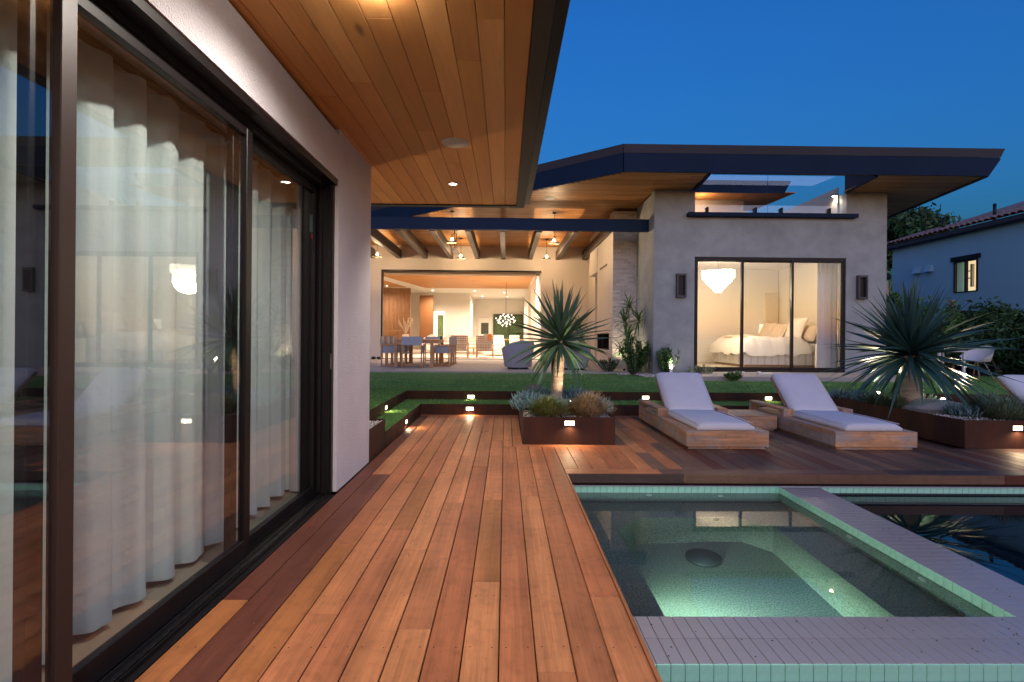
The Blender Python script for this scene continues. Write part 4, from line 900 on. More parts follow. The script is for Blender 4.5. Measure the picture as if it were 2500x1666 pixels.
# furniture inside
def sofa(name, label, x, y, w_, d, rz=0, m=m_linen, cat='sofa'):
    t = E(name, label, cat, (x, y, .352), rz)
    part('seat', MB().cbox(0, w_, 0, d, .05, .44, .05), m, t, False); part('backrest', MB().cbox(0, w_, d-.25, d, .44, .85, .06), m, t)
    part('armrest', MB().cbox(-.02, .2, 0, d, .3, .65, .05), m, t); part('armrest', MB().cbox(w_-.2, w_+.02, 0, d, .3, .65, .05), m, t)
    for k in range(int(w_/.75)): part('cushion', MB().cbox(.22+.72*k, .88+.72*k, .15, d-.26, .44, .58, .05), m, t)
    return t
sofa('sofa', 'long white slip covered sofa behind the slatted lounge chairs', -4.4, 26.6, 3.1, 1.1); sofa('sofa', 'white sofa standing side on near the indoor dining table', -1.0, 23.6, .95, 2.2)
sf = E('throw_pillow', 'two pale pillows on the long white sofa', 'pillow', (-3.9, 27.1, 1.1)); part('pillow_body', MB().blob((0, 0, 0), (.3, .12, .25), 2, .1).blob((1.0, 0, 0), (.3, .12, .22), 5, .1), m_linen, sf, True); sf['label'] = 'pair of pale pillows propped on the long white sofa'
ct = E('coffee_table', 'low oak coffee table between the lounge chairs and the sofa', 'table', (-2.1, 24.2, .352)); part('table_top', MB().cbox(-.7, .7, -.4, .4, .34, .4, .01), m_teakin, ct)
for a, b in ((-.62, -.34), (.58, -.34), (-.62, .3), (.58, .3)): part('leg', MB().box(a, a+.04, b, b+.04, 0, .339), m_teakin, ct)
vs = E('vase', 'tall cream vase with dried pampas stems beside the slat screen', 'vase', (-5.35, 27.5, .352)); part('vessel', MB().lathe([(0, 0), (.2, 0), (.23, .3), (.19, 1.0), (.17, 1.0), (.2, .3), (0, .05)], 24), m_linen2, vs, True)
st_ = MB(); r = random.Random(4)
for k in range(26):
    a = r.random()*6.3; l = r.uniform(.5, 1.1); d = Vector((math.cos(a)*.45, math.sin(a)*.45, 1)).normalized(); p = Vector((0, 0, .95)); st_.tube([p, p+d*l*.6, p+d*l+Vector((d.x*.15, d.y*.15, -.02))], [.006, .012, .03], 5)
part('dried_stems', st_, m_linen2, vs)
dt = E('dining_table', 'indoor oak dining table under the globe chandelier', 'table', (.0, 27.3, .352)); part('table_top', MB().cbox(-.8, 1.0, -.5, .6, .72, .77, .01), m_teakin, dt)
for a in (-.7, .85): part('leg', MB().box(a, a+.07, -.3, .4, 0, .719), m_teakin, dt)
def uchair(x, y, rz, label):
    t = E('dining_chair', label, 'chair', (x, y, .352), rz, 'indoor dining chairs'); part('seat', MB().cbox(-.26, .26, -.25, .25, .42, .5, .03), m_linen, t); part('backrest', MB().cbox(-.26, .26, -.3, -.24, .5, .98, .03), m_linen, t)
    for a in (-.24, .2):
        for b in (-.27, .2): part('leg', MB().box(a, a+.04, b, b+.04, 0, .42), m_teakin, t)
uchair(-.35, 26.2, 0, 'pale dining chair with its back to the garden, left of the pair'); uchair(.45, 26.2, 0, 'pale dining chair with its back to the garden, right of the pair')
rg = struct('rug', MB().box(-4.2, .9, 21.6, 26.5, .352, .36), m_linen2); del rg['kind']; tag(rg, 'pale rug under the lounge chairs in the living room', 'rug')
def lounge(x, y, label, throw=False):
    t = E('lounge_chair', label, 'chair', (x, y, .36), 0, 'slatted oak lounge chairs seen from behind')
    for a in (-.36, .32): part('leg', MB().cbox(a, a+.04, -.02, .02, 0, .92, .006), m_teakin, t); part('leg', MB().cbox(a, a+.04, .68, .72, 0, .58, .006), m_teakin, t); part('arm', MB().cbox(a-.01, a+.05, -.02, .74, .58, .62, .008), m_teakin, t)
    for z in (.28, .62, .88): part('cross_rail', MB().cbox(-.32, .32, -.012, .012, z, z+.05, .004), m_teakin, t)
    for k in range(6): part('strap', MB().cbox(-.30+.105*k, -.225+.105*k, -.018, -.013, .33, .88, .002), m_linen2, t)
    for z in (.42, .52, .70, .79): part('strap', MB().cbox(-.31, .31, -.024, -.0185, z, z+.03, .002), m_teakin, t)
    part('seat_cushion', MB().cbox(-.31, .31, .03, .72, .33, .46, .04), m_linen, t); part('back_cushion', MB().cbox(-.31, .31, .02, .16, .46, .98, .05), m_linen, t)
    if throw: part('throw', MB().cbox(-.05, .12, -.035, .17, .7, .995, .01), m_linen2, t); part('throw', MB().cbox(.12, .31, -.036, .172, .72, .998, .01), m_orange, t)
lounge(-1.93, 21.5, 'slatted oak lounge chair without a throw, seen from behind'); lounge(-.87, 21.5, 'slatted oak lounge chair with an orange throw over its back', True)
# ------------------------------------------------------------ patio furniture
pt = E('patio_table', 'long teak outdoor dining table on the covered patio', 'table', (-2.63, 14.72, .347))
for a in range(8): board('slat', -.56+.14*a+.001, -.42+.14*a-.001, 0, 2.5, .765, .80, m_teakin, pt)
part('apron', MB().box(-.53, .53, .02, .05, .69, .764).box(-.53, .53, 2.45, 2.48, .69, .764).box(-.54, -.52, .05, 2.45, .69, .764).box(.52, .54, .05, 2.45, .69, .764), m_teakin, pt)
for a in (-.56, .47):
    for b in (0, 2.41): board('leg', a, a+.09, b, b+.09, 0, .764, m_teakin, pt)
cn = E('candle', 'small green glass candle holder on the patio table', 'candle', (-1.95, 15.6, 1.148)); part('holder', MB().cyl((0, 0), .045, 0, .1, 16), mat('green glass', (.02, .12, .06), .15), cn, True); part('wax', MB().cyl((0, 0), .04, .1005, .102, 16), m_linen, cn)
def dchair(label, x, y, rz):
    t = E('director_chair', label, 'chair', (x, y, .347), rz, 'director style chairs around the patio table')
    for a in (-.29, .25):
        for b in (-.24, .20): part('leg', MB().cbox(a, a+.035, b, b+.04, .03, .60 if b > 0 else .62, .004), m_teakin, t)
        part('arm', MB().cbox(a-.008, a+.043, -.26, .26, .605, .635, .008), m_teakin, t); part('runner', MB().cbox(a, a+.035, -.26, .26, 0, .03, .006), m_teakin, t)
        part('back_post', MB().cbox(a+.004, a+.031, -.25, -.222, .636, .885, .004), m_teakin, t)
    part('cross_bar', MB().box(-.25, .25, .0, .025, .05, .08), m_teakin, t)
    mb = MB(); n = 10
    for j in range(2):
        y_ = (-.22, .2)[j]
        for i in range(n+1): u = i/n*2-1; mb.v.append((u*.27, y_, .45-.06*(1-u*u)))
    mb.f = [(i, i+1, n+2+i, n+1+i) for i in range(n)]; part('seat_sling', mb, m_sling2, t, True)
    part('back_sling', MB().cbox(-.285, .285, -.262, -.252, .64, .885, .004), m_sling2, t)
    part('side_sling', MB().box(-.262, -.258, -.2, .2, .40, .60), m_sling2, t); part('side_sling', MB().box(.252, .256, -.2, .2, .40, .60), m_sling2, t)
    return t
d0 = dchair('director chair at the near head of the patio table, back to the lawn', -2.63, 14.66, 0)
for i, (x, y, rz, lb) in enumerate(((-1.87, 15.3, 90, 'nearest'), (-1.87, 16.05, 90, 'middle'), (-1.87, 16.8, 90, 'farthest'))):
    c = copy_tree(d0); c.location = (x, y, .347); c.rotation_euler = (0, 0, R(rz)); c['label'] = lb + ' director chair on the right side of the patio table'
for i, (x, y, rz, lb) in enumerate(((-3.40, 15.3, -90, 'nearest'), (-3.40, 16.05, -90, 'middle'), (-3.40, 16.8, -90, 'farthest'))):
    c = copy_tree(d0); c.location = (x, y, .347); c.rotation_euler = (0, 0, R(rz)); c['label'] = lb + ' director chair on the left side of the patio table'
c = copy_tree(d0); c.location = (-2.5, 17.6, .347); c.rotation_euler = (0, 0, R(180)); c['label'] = 'director chair at the far head of the patio table'
def barrel(label, x, y, rz):
    t = E('swivel_armchair', label, 'armchair', (x, y, .347), rz, 'grey barrel armchairs on the patio')
    mb = MB(); n = 28; v = []
    for i in range(n+1):
        a = R(-130) + R(260)*i/n; dirv = (math.sin(a), -math.cos(a)); hb = .48 + .30*max(0, math.cos(a*.62))**1.5
        for rr_, z in ((.36, .05), (.45, hb), (.40, hb+.02), (.34, hb-.01), (.29, .3)): v.append((dirv[0]*rr_*1.05, dirv[1]*rr_, z))
    mb.add(v, [(i*5+j, (i+1)*5+j, (i+1)*5+j+1, i*5+j+1) for i in range(n) for j in range(4)]); part('shell', mb, m_greyfab, t, True)
    part('seat_cushion', MB().lathe([(0, .06), (.33, .06), (.36, .14), (.36, .36), (.32, .42), (0, .43)], 28), m_greyfab, t, True); part('base', MB().cyl((0, 0), .3, 0, .05, 28), m_black, t)
barrel('grey barrel armchair on the patio left of the central yucca trunk', .36, 14.5, R(25)); barrel('grey barrel armchair on the patio right of the central yucca trunk', 1.92, 14.3, R(-20))
sh = E('sandals', 'pair of dark sandals on the patio by the living room frame', 'shoes', (-5.05, 19.7, .347)); part('sandal', MB().blob((0, 0, .05), (.09, .16, .06), 1, .2), m_black, sh, True); part('sandal', MB().blob((.2, .02, .05), (.09, .16, .05), 3, .2), m_black, sh, True)
for i, (x, y, w_, lb) in enumerate(((5.55, 12.3, .07, 'leftmost small white stone on the step below the bedroom window'), (5.72, 12.3, .09, 'second small white stone on the step below the bedroom window'), (6.16, 12.35, .06, 'small pale stone just behind the wide flat stone on the bedroom step'))): tag(part('white_stone', MB().blob((0, 0, .02), (w_, .05, .03), i, .2), m_linen, None, True, loc=(x, y, .405)), lb, 'stone')
tag(part('white_stone', MB().blob((0, 0, .015), (.19, .08, .028), 8, .4, 16, 8), m_linen, None, True, loc=(6.12, 11.95, .405)), 'wide flat pale stone, largest on the step below the bedroom window', 'stone')
# pendants
def pendant(x, y, zs, label, pw=230):
    t = E('pendant_lamp', label, 'pendant lamp', (x, y, zs), 0, 'dark metal pendant lamps over the patio'); zc = CE(x, y)-zs
    part('canopy', MB().lathe([(0, zc-.03), (.05, zc-.025), (.07, zc-.002)], 20), m_black, t, True); part('cord', MB().tube([(0, 0, .22), (0, 0, zc-.02)], .006, 6), m_black, t)
    part('socket', MB().lathe([(0, .22), (.018, .22), (.024, .17), (.055, .158), (.058, .150), (0, .15)], 16), m_black, t, True)  # rim widened to block the bulb's upward light and soften ceiling hot spots
    part('shade', MB().lathe([(.05, .07), (.10, .062), (.165, .02), (.175, 0)], 32), m_black, t, True); part('shade_lining', MB().lathe([(.045, .066), (.098, .057), (.162, .016), (.172, .0)], 32), m_inner, t, True)
    part('cage', MB().tube([(.05, 0, .07), (.02, 0, .16)], .004, 5).tube([(-.05, 0, .07), (-.02, 0, .16)], .004, 5).tube([(0, .05, .07), (0, .02, .16)], .004, 5), m_black, t)
    part('bulb', MB().lathe([(0, .05), (.022, .06), (.03, .085), (.02, .12), (.012, .15)], 16), m_bulb_e, t, True)
    light('POINT', (0, 0, .105), pw, WARM, t, .05)
pendant(-1.60, 15.15, 4.01, 'pendant lamp nearest the steel beam, left of the centre rafter'); pendant(1.42, 15.15, 4.01, 'pendant lamp nearest the steel beam, right of the centre rafter')
pendant(-1.66, 18.8, 4.10, 'rear pendant lamp hanging beside the ceiling heater'); pendant(1.49, 18.8, 4.10, 'rear pendant lamp on the right, before the white wall'); pendant(-4.64, 18.5, 4.08, 'pendant lamp at the far left next to the near house corner')
ht = E('patio_heater', 'slim grey infrared heater hanging from the patio ceiling', 'heater', (-1.75, 17.6, 4.12)); part('housing', MB().cbox(-.09, .09, -.5, .5, 0, .09, .02), mat('heater steel', (.3, .28, .26), .4, metal=.5), ht)
for k in range(4): part('element', MB().box(-.075+.04*k, -.055+.04*k, -.45, .45, -.006, -.0005), m_alu, ht)
part('hanger', MB().box(-.012, .012, -.3, -.28, .0905, .74), m_black, ht); part('hanger', MB().box(-.012, .012, .28, .3, .0905, .72), m_black, ht)
ceil_disc('ceiling_speaker', 'round pale speaker in the main patio ceiling', 1.15, 13.7, CE(0, 13.7)-.001, .16, m_speaker, slope=-.026)
downlight('small downlight low in the shaded main soffit over the patio', -.4, 16.9, CE(0, 16.9), 60, .05, 120, 0)

# ------------------------------------------------------------ vegetation
def leaf_mesh(L_, wd, droop, m, seg=6, fold=.35):
    mb = MB(); prof = [.55, .85, 1, .95, .7, .38, 0]
    for i in range(seg+1):
        u = i/seg; y = L_*u*(1-.12*droop*u); z = -droop*L_*u*u*.55; ww = wd*prof[min(i, 6)]/2
        mb.v += [(-ww, y, z+fold*ww), (0, y, z), (ww, y, z+fold*ww)]
    mb.f = [q for i in range(seg) for q in ((i*3, i*3+1, i*3+4, i*3+3), (i*3+1, i*3+2, i*3+5, i*3+4))]
    return mb.mesh('leaf', m, True)
def yucca(label, base, top, tr_r, n, Lr, seed, m, wd=.05, lowest=-55, vshort=.08):
    t = E('yucca', label, 'yucca', base, 0, 'trunked yuccas in the steel planters'); b = Vector(base); tp = Vector(top)-b; r = random.Random(seed)
    mb = MB(); nseg = 30; N_ = 20
    for i in range(nseg+1):
        u = i/nseg; c = Vector((tp.x*u**1.3, tp.y*u, tp.z*u)); rad = tr_r*(1.12-.3*u+.25*max(0, u-.75)) * (1 + .035*math.sin(i*2.4)+.03*r.uniform(-1, 1))
        for k in range(N_): a = 2*math.pi*k/N_; q = rad*(1+.05*mnoise.noise(Vector((math.cos(a)*2, math.sin(a)*2, i*.9)))); mb.v.append((c.x+q*math.cos(a), c.y+q*math.sin(a), c.z))
    mb.f = [(i*N_+k, i*N_+(k+1) % N_, (i+1)*N_+(k+1) % N_, (i+1)*N_+k) for i in range(nseg) for k in range(N_)] + [tuple(range(nseg*N_, nseg*N_+N_))]
    part('trunk', mb, m_bark, t, True)
    ms = [leaf_mesh(1, wd*q/Lr, dr, m, fold=.45) for q, dr in ((1, .05), (.85, .14), (1.1, .28), (.95, .45), (1, -.04), (.8, .7))]
    for i in range(n):
        u = (i+.5)/n; el = lowest + (88-lowest)*u**1.25; el += r.uniform(-7, 7); az = i*137.5+r.uniform(-14, 14)
        if el > 40: q = r.choice([0, 4, 1, 4])
        elif el > 0: q = r.choice([0, 1, 2, 4])
        else: q = r.choice([2, 3, 1, 5])
        s = Lr*r.uniform(.80, 1.08)*(1 if el > -20 else .86)*(1-vshort*max(0, math.sin(R(el))))
        rot = Euler((R(el), R(r.uniform(-25, 25)), R(az)), 'XYZ').to_matrix()
        d = Matrix.Rotation(R(az), 3, 'Z') @ Matrix.Rotation(R(el), 3, 'X') @ Matrix.Rotation(R(r.uniform(-30, 30)), 3, 'Y')
        o = link('leaf', ms[q], t); off = Vector((0, .03, 0)); off.rotate(d.to_euler())
        o.matrix_local = Matrix.Translation(tp + Vector((0, 0, -.02 + .10*u)) + off) @ d.to_4x4() @ Matrix.Diagonal((s, s, s, 1))
    md = leaf_mesh(1, wd*.6/Lr, 1.1, m_linen2, fold=.2)
    for i in range(9):
        d = Matrix.Rotation(R(r.uniform(0, 360)), 3, 'Z') @ Matrix.Rotation(R(r.uniform(-70, -50)), 3, 'X'); s = Lr*r.uniform(.3, .5)
        o = link('dry_leaf', md, t); o.matrix_local = Matrix.Translation(tp + Vector((0, 0, -.05))) @ d.to_4x4() @ Matrix.Diagonal((s, s, s, 1))
    return t
yucca('spiky yucca with pale ringed trunk in the central planter', (.70, 7.05, .29), (.76, 7.0, 1.16), .078, 112, .83, 3, m_leaf, .072, -38)
yucca('wide dark spiky yucca with thick trunk in the right planter', (5.62, 7.0, .29), (5.60, 7.0, 1.03), .125, 180, 1.19, 8, m_leaf2, .076, -34, .2)
def finger_clump(name, label, c, rx, ry, h, n, m, seed, cat='succulent', group=None, th=.0105, spread=.7):
    """upright finger leaves on branching stems"""
    r = random.Random(seed); mb = MB()
    for i in range(int(n*.62)):
        a = r.random()*6.283; q = math.sqrt(r.random()); p = Vector((rx*q*math.cos(a), ry*q*math.sin(a), 0)); k = 1-.45*q*q; hh = h*k*r.uniform(.55, 1.05)
        out = Vector((math.cos(a)*q, math.sin(a)*q, 0))*spread; base = p + Vector((0, 0, hh*r.uniform(.1, .6))); d = (out + Vector((r.uniform(-.35, .35), r.uniform(-.35, .35), 1))).normalized(); l = r.uniform(.06, .12)
        e = base + d*l; mid = base + d*l*.5 + out*.006; u = d.cross(Vector((r.random(), r.random(), .1))).normalized()*th; w2 = d.cross(u).normalized()*th
        o = len(mb.v); mb.v += [base+u*.5, base-u*.25+w2*.45, base-u*.25-w2*.45, mid+u, mid-u*.5+w2*.87, mid-u*.5-w2*.87, e]
        mb.f += [(o, o+1, o+4, o+3), (o+1, o+2, o+5, o+4), (o+2, o, o+3, o+5), (o+3, o+4, o+6), (o+4, o+5, o+6), (o+5, o+3, o+6)]
    o = part(name, mb, m, None, True, loc=c); return tag(o, label, cat, group)
GB = 'blue finger succulents in the planters'
for i, (c, rx, ry, h, n, lb) in enumerate((((.32, 6.75, .28), .22, .35, .36, 900, 'blue finger succulent spilling over the left edge of the central planter'), ((.52, 6.55, .28), .24, .26, .30, 800, 'blue finger succulent left of the trunk in the central planter'), ((.45, 7.5, .28), .25, .4, .34, 600, 'blue finger succulent behind the trunk, left rear of the central planter'), ((1.02, 7.5, .28), .26, .4, .32, 700, 'blue finger succulent behind the trunk, right rear of the central planter'), ((1.24, 6.75, .26), .15, .3, .24, 500, 'blue finger succulent hanging over the right edge of the central planter'), ((.82, 6.55, .28), .14, .2, .22, 420, 'small blue finger succulent just in front of the central trunk'),
    ((5.50, 8.15, .28), .2, .3, .2, 420, 'blue finger succulent at the far left corner of the right planter'), ((5.62, 7.7, .28), .3, .2, .26, 380, 'grey green finger succulent behind the right trunk'), ((5.76, 6.35, .28), .17, .16, .2, 420, 'blue finger succulent in front of the boulder'), ((6.65, 6.9, .28), .14, .2, .3, 350, 'blue finger succulent near the third lounger'))):
    finger_clump('blue_succulent', lb, c, rx, ry, h, n, m_succ, i+20, group=GB)
def tuft(name, label, c, rx, h, n, m, seed, group='ornamental grass tufts in the planters'):
    r = np.random.default_rng(seed); a = r.random(n)*2*np.pi; q = np.sqrt(r.random(n))**.8; bx = q*rx*.45*np.cos(a); by = q*rx*.45*np.sin(a); a2 = a+r.normal(0, .5, n); reach = rx*(.25+.95*q)*r.uniform(.5, 1.25, n); hh = h*(1-.62*q**2)*r.uniform(.45, 1.25, n); wd = .0048
    ex = bx+reach*np.cos(a2)*.7; ey = by+reach*np.sin(a2)*.7; px = -np.sin(a2)*wd; py = np.cos(a2)*wd
    mx, my, mz = bx+(ex-bx)*.45, by+(ey-by)*.45, hh*.8; z0 = np.zeros(n)
    Q = np.stack([np.stack([bx-px, by-py, z0], 1), np.stack([bx+px, by+py, z0], 1), np.stack([mx+px*.8, my+py*.8, mz], 1), np.stack([mx-px*.8, my-py*.8, mz], 1)], 1)
    T = np.stack([np.stack([mx-px*.8, my-py*.8, mz], 1), np.stack([mx+px*.8, my+py*.8, mz], 1), np.stack([ex, ey, hh], 1), np.stack([ex, ey, hh*.995], 1)], 1)
    o = tri_mesh(name, np.concatenate([Q, T]).reshape(-1, 3), m, None, 4); o.location = c; return tag(o, label, 'grass tuft', group)
tuft('grass_tuft', 'olive green grass tuft at the front left of the central planter', (.52, 6.18, .29), .27, .24, 1300, m_tuftg, 1); tuft('grass_tuft', 'tan grass tuft at the front right of the central planter', (1.0, 6.22, .29), .30, .28, 1500, m_tuft, 2)
for i, (x, y, rx, h, lb) in enumerate(((6.05, 6.15, .36, .28, 'wide grey green tuft left of the right planter lamp'), (6.55, 6.1, .34, .26, 'grey green tuft above the right planter lamp'), (6.45, 6.75, .3, .26, 'grey green tuft beside the third lounger'), (5.42, 7.35, .2, .2, 'small dry tuft between the right trunk and the planter edge'), (5.95, 7.6, .25, .24, 'grey green tuft right of the right yucca trunk'), (5.45, 7.0, .18, .18, 'olive tuft at the foot of the right yucca trunk'))): tuft('grass_tuft', lb, (x, y, .295), rx, h, 1100, m_tuftd, 10+i)
lt = finger_clump('white_succulent', 'pale rosette succulent brightly lit beside the boulder', (6.12, 7.35, .29), .12, .12, .2, 90, mat('pale succulent', (.3, .4, .3), .6), 77, th=.014)
rk = part('boulder', MB().blob((0, 0, .04), (.33, .26, .13), 9, .35, 24, 16), m_stone, None, True, loc=(5.72, 6.75, .29)); tag(rk, 'flat grey granite boulder in the right planter', 'boulder')
rk2 = part('boulder', MB().blob((0, 0, .04), (.14, .12, .1), 5, .3, 16, 10), mat('brown stone', (.16, .11, .09), .8, var=.3, vs=15), None, True, loc=(.45, 7.85, .38)); tag(rk2, 'brown boulder half hidden behind succulents in the central planter', 'boulder')
def spot_up(label, x, y, z, pw, aim, col_=(1, .78, .5), sp=80):
    t = E('garden_spotlight', label, 'garden light', (x, y, z), 0, 'small spotlights under the plants'); part('stake', MB().cyl((0, 0), .008, -.1, 0, 8), m_black, t)
    d = (Vector(aim)-Vector((x, y, z))).normalized(); q = d.to_track_quat('Z', 'Y'); h_ = part('hood', MB().lathe([(.0, -.05), (.025, -.05), (.032, 0), (.032, .03)], 16), m_black, t, True); h_.rotation_euler = q.to_euler()
    ln = part('lens', MB().lathe([(0, .02), (.03, .02)], 16), emis('spot lens', (1, .85, .6), 40) if 'spot lens' not in bpy.data.materials else bpy.data.materials['spot lens'], t); ln.rotation_euler = q.to_euler()
    lo = light('SPOT', tuple(d*.04), pw, col_, t, .02, (-d).to_track_quat('Z', 'Y').to_euler(), sp, .5)
spot_up('spotlight at the foot of the central yucca shining up its trunk', .86, 6.62, .36, 60, (.74, 7.0, 1.0), sp=85)
spot_up('bright spotlight left of the right yucca trunk', 5.22+.33, 7.55, .44, 110, (5.5, 7.1, 1.1)); spot_up('bright spotlight right of the right yucca trunk', 6.28, 7.25, .38, 120, (5.7, 7.0, 1.05), sp=100)
# dracaena and shrubs by the side wall
def dracaena(label, x, y, heads, seed):
    t = E('dracaena', label, 'dracaena', (x, y, .3), 0, 'slender dracaenas by the stucco wall'); r = random.Random(seed)
    lm_ = [leaf_mesh(1, .12, dr, m_stemleaf, 5, .3) for dr in (.25, .5, .8)]
    for hx, hy, hz, L_ in heads:
        part('stem', MB().tube([(0, 0, 0), (hx*.3, hy*.3, hz*.5), (hx, hy, hz)], [.03, .022, .018], 7), m_bark, t, True)
        for i in range(34):
            el = r.uniform(-40, 80); az = i*137.5; s = L_*r.uniform(.7, 1.1); d = Matrix.Rotation(R(az), 3, 'Z') @ Matrix.Rotation(R(el), 3, 'X')
            o = link('leaf', r.choice(lm_), t); o.matrix_local = Matrix.Translation(Vector((hx, hy, hz+r.uniform(-.12, .05)))) @ d.to_4x4() @ Matrix.Diagonal((s*.8, s, s, 1))
dracaena('tall dracaena with several spiky heads against the white brick column', 3.32, 13.75, [(.0, 0, 1.8, .42), (.26, .0, 1.42, .40), (-.10, .1, 1.38, .46), (-.05, -.1, 1.0, .46), (-.2, 0, .62, .42), (.05, 0, .8, .36)], 3)
dracaena('thin young dracaena near the firebox on the patio edge', 2.3, 15.9, [(0, 0, 1.35, .45), (.05, 0, .9, .4)], 6)
def leafy(name, label, c, stems, h, lr, n, m, seed, cat='shrub', group='leafy shrubs around the house', lw=.5, rad=.3, up=.7):
    r = random.Random(seed); mb = MB(); sm = MB()
    t = E(name, label, cat, c, 0, group)
    for s in range(stems):
        a = r.random()*6.283; q = r.random()**.5; tip = Vector((rad*q*math.cos(a), rad*q*math.sin(a), h*r.uniform(.6, 1.05)*(1-.25*q))); b0 = Vector((tip.x*.2, tip.y*.2, 0)); sm.tube([b0, (b0+tip)/2+Vector((tip.x*.15, tip.y*.15, 0)), tip], [.008, .006, .003], 4)
        for i in range(n):
            u = (i+r.random())/n; p = b0.lerp(tip, .08+.92*u) + Vector((tip.x*.15, tip.y*.15, 0))*math.sin(u*3.14); az = r.random()*6.283; d = Vector((math.cos(az), math.sin(az), up+r.uniform(-.3, .3))).normalized(); l = lr*r.uniform(.6, 1.1)
            sd = d.cross(Vector((0, 0, 1))).normalized()*l*lw*.5; nn = Vector((r.uniform(-.2, .2),)*3)*l; o = len(mb.v); mb.v += [p, p+d*l*.5+sd+nn, p+d*l, p+d*l*.5-sd+nn]; mb.f.append((o, o+1, o+2, o+3))
    part('foliage', mb, m, t); part('stem', sm, m_bark, t); return t
leafy('leafy_shrub', 'upright dark green shrub in front of the dracaena', (3.35, 13.2, .3), 30, 1.0, .12, 70, m_stemleaf, 3, rad=.38, lw=.42)
leafy('leafy_shrub', 'bright upright shrub at the corner of the stucco wall behind the bollard', (3.98, 12.6, .3), 20, .8, .11, 60, m_stemleaf, 5, rad=.34, lw=.42)
leafy('low_shrub', 'round low shrub at the left end of the gravel bed', (2.75, 13.6, .3), 30, .42, .07, 50, m_darkleaf, 6, rad=.3, lw=.5)
leafy('low_shrub', 'tiny dark shrub in the middle of the gravel bed', (3.2, 12.75, .3), 16, .22, .05, 40, m_darkleaf, 7, rad=.14, lw=.5)
leafy('low_shrub', 'low grey green shrub under the left end of the bedroom window', (4.75, 12.3, .3), 26, .32, .07, 40, m_tuftd, 8, rad=.35, lw=.4)
leafy('low_shrub', 'low broad leaf plant at the corner of the bedroom step', (5.0, 11.2, .3), 16, .24, .09, 26, m_stemleaf, 9, rad=.2, lw=.6)
leafy('low_shrub', 'low shrub at the right end of the bedroom step', (9.6, 11.6, .3), 24, .55, .08, 46, m_stemleaf, 12, rad=.4, lw=.4)
gbed = struct('gravel_border', MB().prism([(2.2, 13.45), (2.85, 13.1), (3.3, 12.4), (4.0, 11.9), (4.5, 11.8), (4.5, 12.89), (3.73, 12.89), (3.73, 14.5), (2.95, 14.5)], .2, .318), m_soil)
pebbles('gravel', gbed, [(2.85, 3.7, 12.75, 13.6), (3.3, 4.45, 12.05, 12.85)], 2600, .318, 9, .012, .035)
bo_ = E('bollard_light', 'slim lit bollard lamp at the corner of the bedroom wall', 'garden light', (4.0, 12.3, .31)); part('post', MB().cyl((0, 0), .035, 0, .20, 16), m_linen, bo_, True); part('lens', MB().cyl((0, 0), .036, .201, .30, 16), m_lamp_e, bo_, True); light('POINT', (0, 0, .36), 9, WHITE, bo_, .03)
spot_up('assumed hidden spotlight lighting the dracaena and the side wall', 3.25, 13.95, .36, 60, (3.55, 14.5, 2.0), sp=110)  # assumed lamp behind the shrubs, placed to light the wall from below
spot_up('garden spotlight behind the right yucca lighting the hedge foot', 7.9, 11.5, .36, 14, (8.4, 12.4, .7), sp=110)
# hedge, side garden and far trees
def hedge(label, c, rx, ry, rz_, n, m, seed, name='hedge_shrub', cat='shrub', ls=.09, trunk=None, group='dark hedge shrubs beyond the lawn'):
    r = np.random.default_rng(seed); t = E(name, label, cat, c, 0, group)
    nc = 40; cc = r.normal(0, 1, (nc, 3)); cc /= np.linalg.norm(cc, axis=1)[:, None]; cc *= (r.random(nc)**.4)[:, None]; cc *= [rx*.85, ry*.85, rz_*.85]; idx = r.integers(0, nc, n)
    p = cc[idx] + r.normal(0, .16, (n, 3))*[rx, ry, rz_]; p[:, 2] += rz_
    if trunk: p[:, 2] += trunk
    p[:, 2] = np.maximum(p[:, 2], .03)
    a = r.normal(0, 1, (n, 3)); a /= np.linalg.norm(a, axis=1)[:, None]; b = np.cross(a, r.normal(0, 1, (n, 3))); b /= np.linalg.norm(b, axis=1)[:, None]; l = ls*r.uniform(.5, 1.2, n)[:, None]
    V = np.stack([p-a*l, p+b*l*.4, p+a*l, p-b*l*.4], 1).reshape(-1, 3); tri_mesh('crown', V, m, t, 4)
    part('trunk', MB().tube([(0, 0, -.02), (0.02, 0, (trunk or 0)+rz_)], [.05 + .03*(trunk or 0), .03], 8).tube([(0, 0, (trunk or 0)*.7), (rx*.4, 0, (trunk or 0)+rz_)], [.03, .02], 6).tube([(0, 0, (trunk or 0)*.7), (-rx*.4, .1, (trunk or 0)+rz_)], [.03, .02], 6), m_bark, t, True)
    return t
for i, (x, y, rx, h, n, lb) in enumerate(((10.6, 14.6, .8, 1.05, 5000, 'hedge shrub directly behind the right yucca'), (12.0, 14.3, .9, 1.1, 6000, 'hedge shrub with pale new growth below the neighbour window'), (13.3, 13.6, 1.0, 1.05, 6000, 'hedge shrub right of the white shell chair'), (14.6, 13.0, 1.0, 1.0, 6000, 'hedge shrub at the right edge of the view'), (13.6, 12.0, .9, .65, 3500, 'lower hedge shrub at the right behind the third lounger'), (11.2, 13.5, .6, .55, 2500, 'low dark shrub behind the shell chair table'))):
    hedge(lb, (x, y, .3), rx, .7, h, n, m_darkleaf if i != 1 else m_stemleaf, 40+i)
fn = E('garden_fence', 'dark solid garden fence behind the hedge', 'fence', (9.7, 15.3, .3))
for k in range(20): part('board', MB().box(.001+.33*k, .329+.33*k, 0, .03, 0, 1.80), m_black, fn)
part('cap_rail', MB().box(0, 6.6, -.02, .05, 1.801, 1.85), m_black, fn)
gx = E('wooden_stake', 'pale wooden stake rising above the hedge', 'stake', (12.35, 14.0, .3)); part('post', MB().cbox(-.04, .04, -.04, .04, 0, 2.05, .005), m_teak, gx)
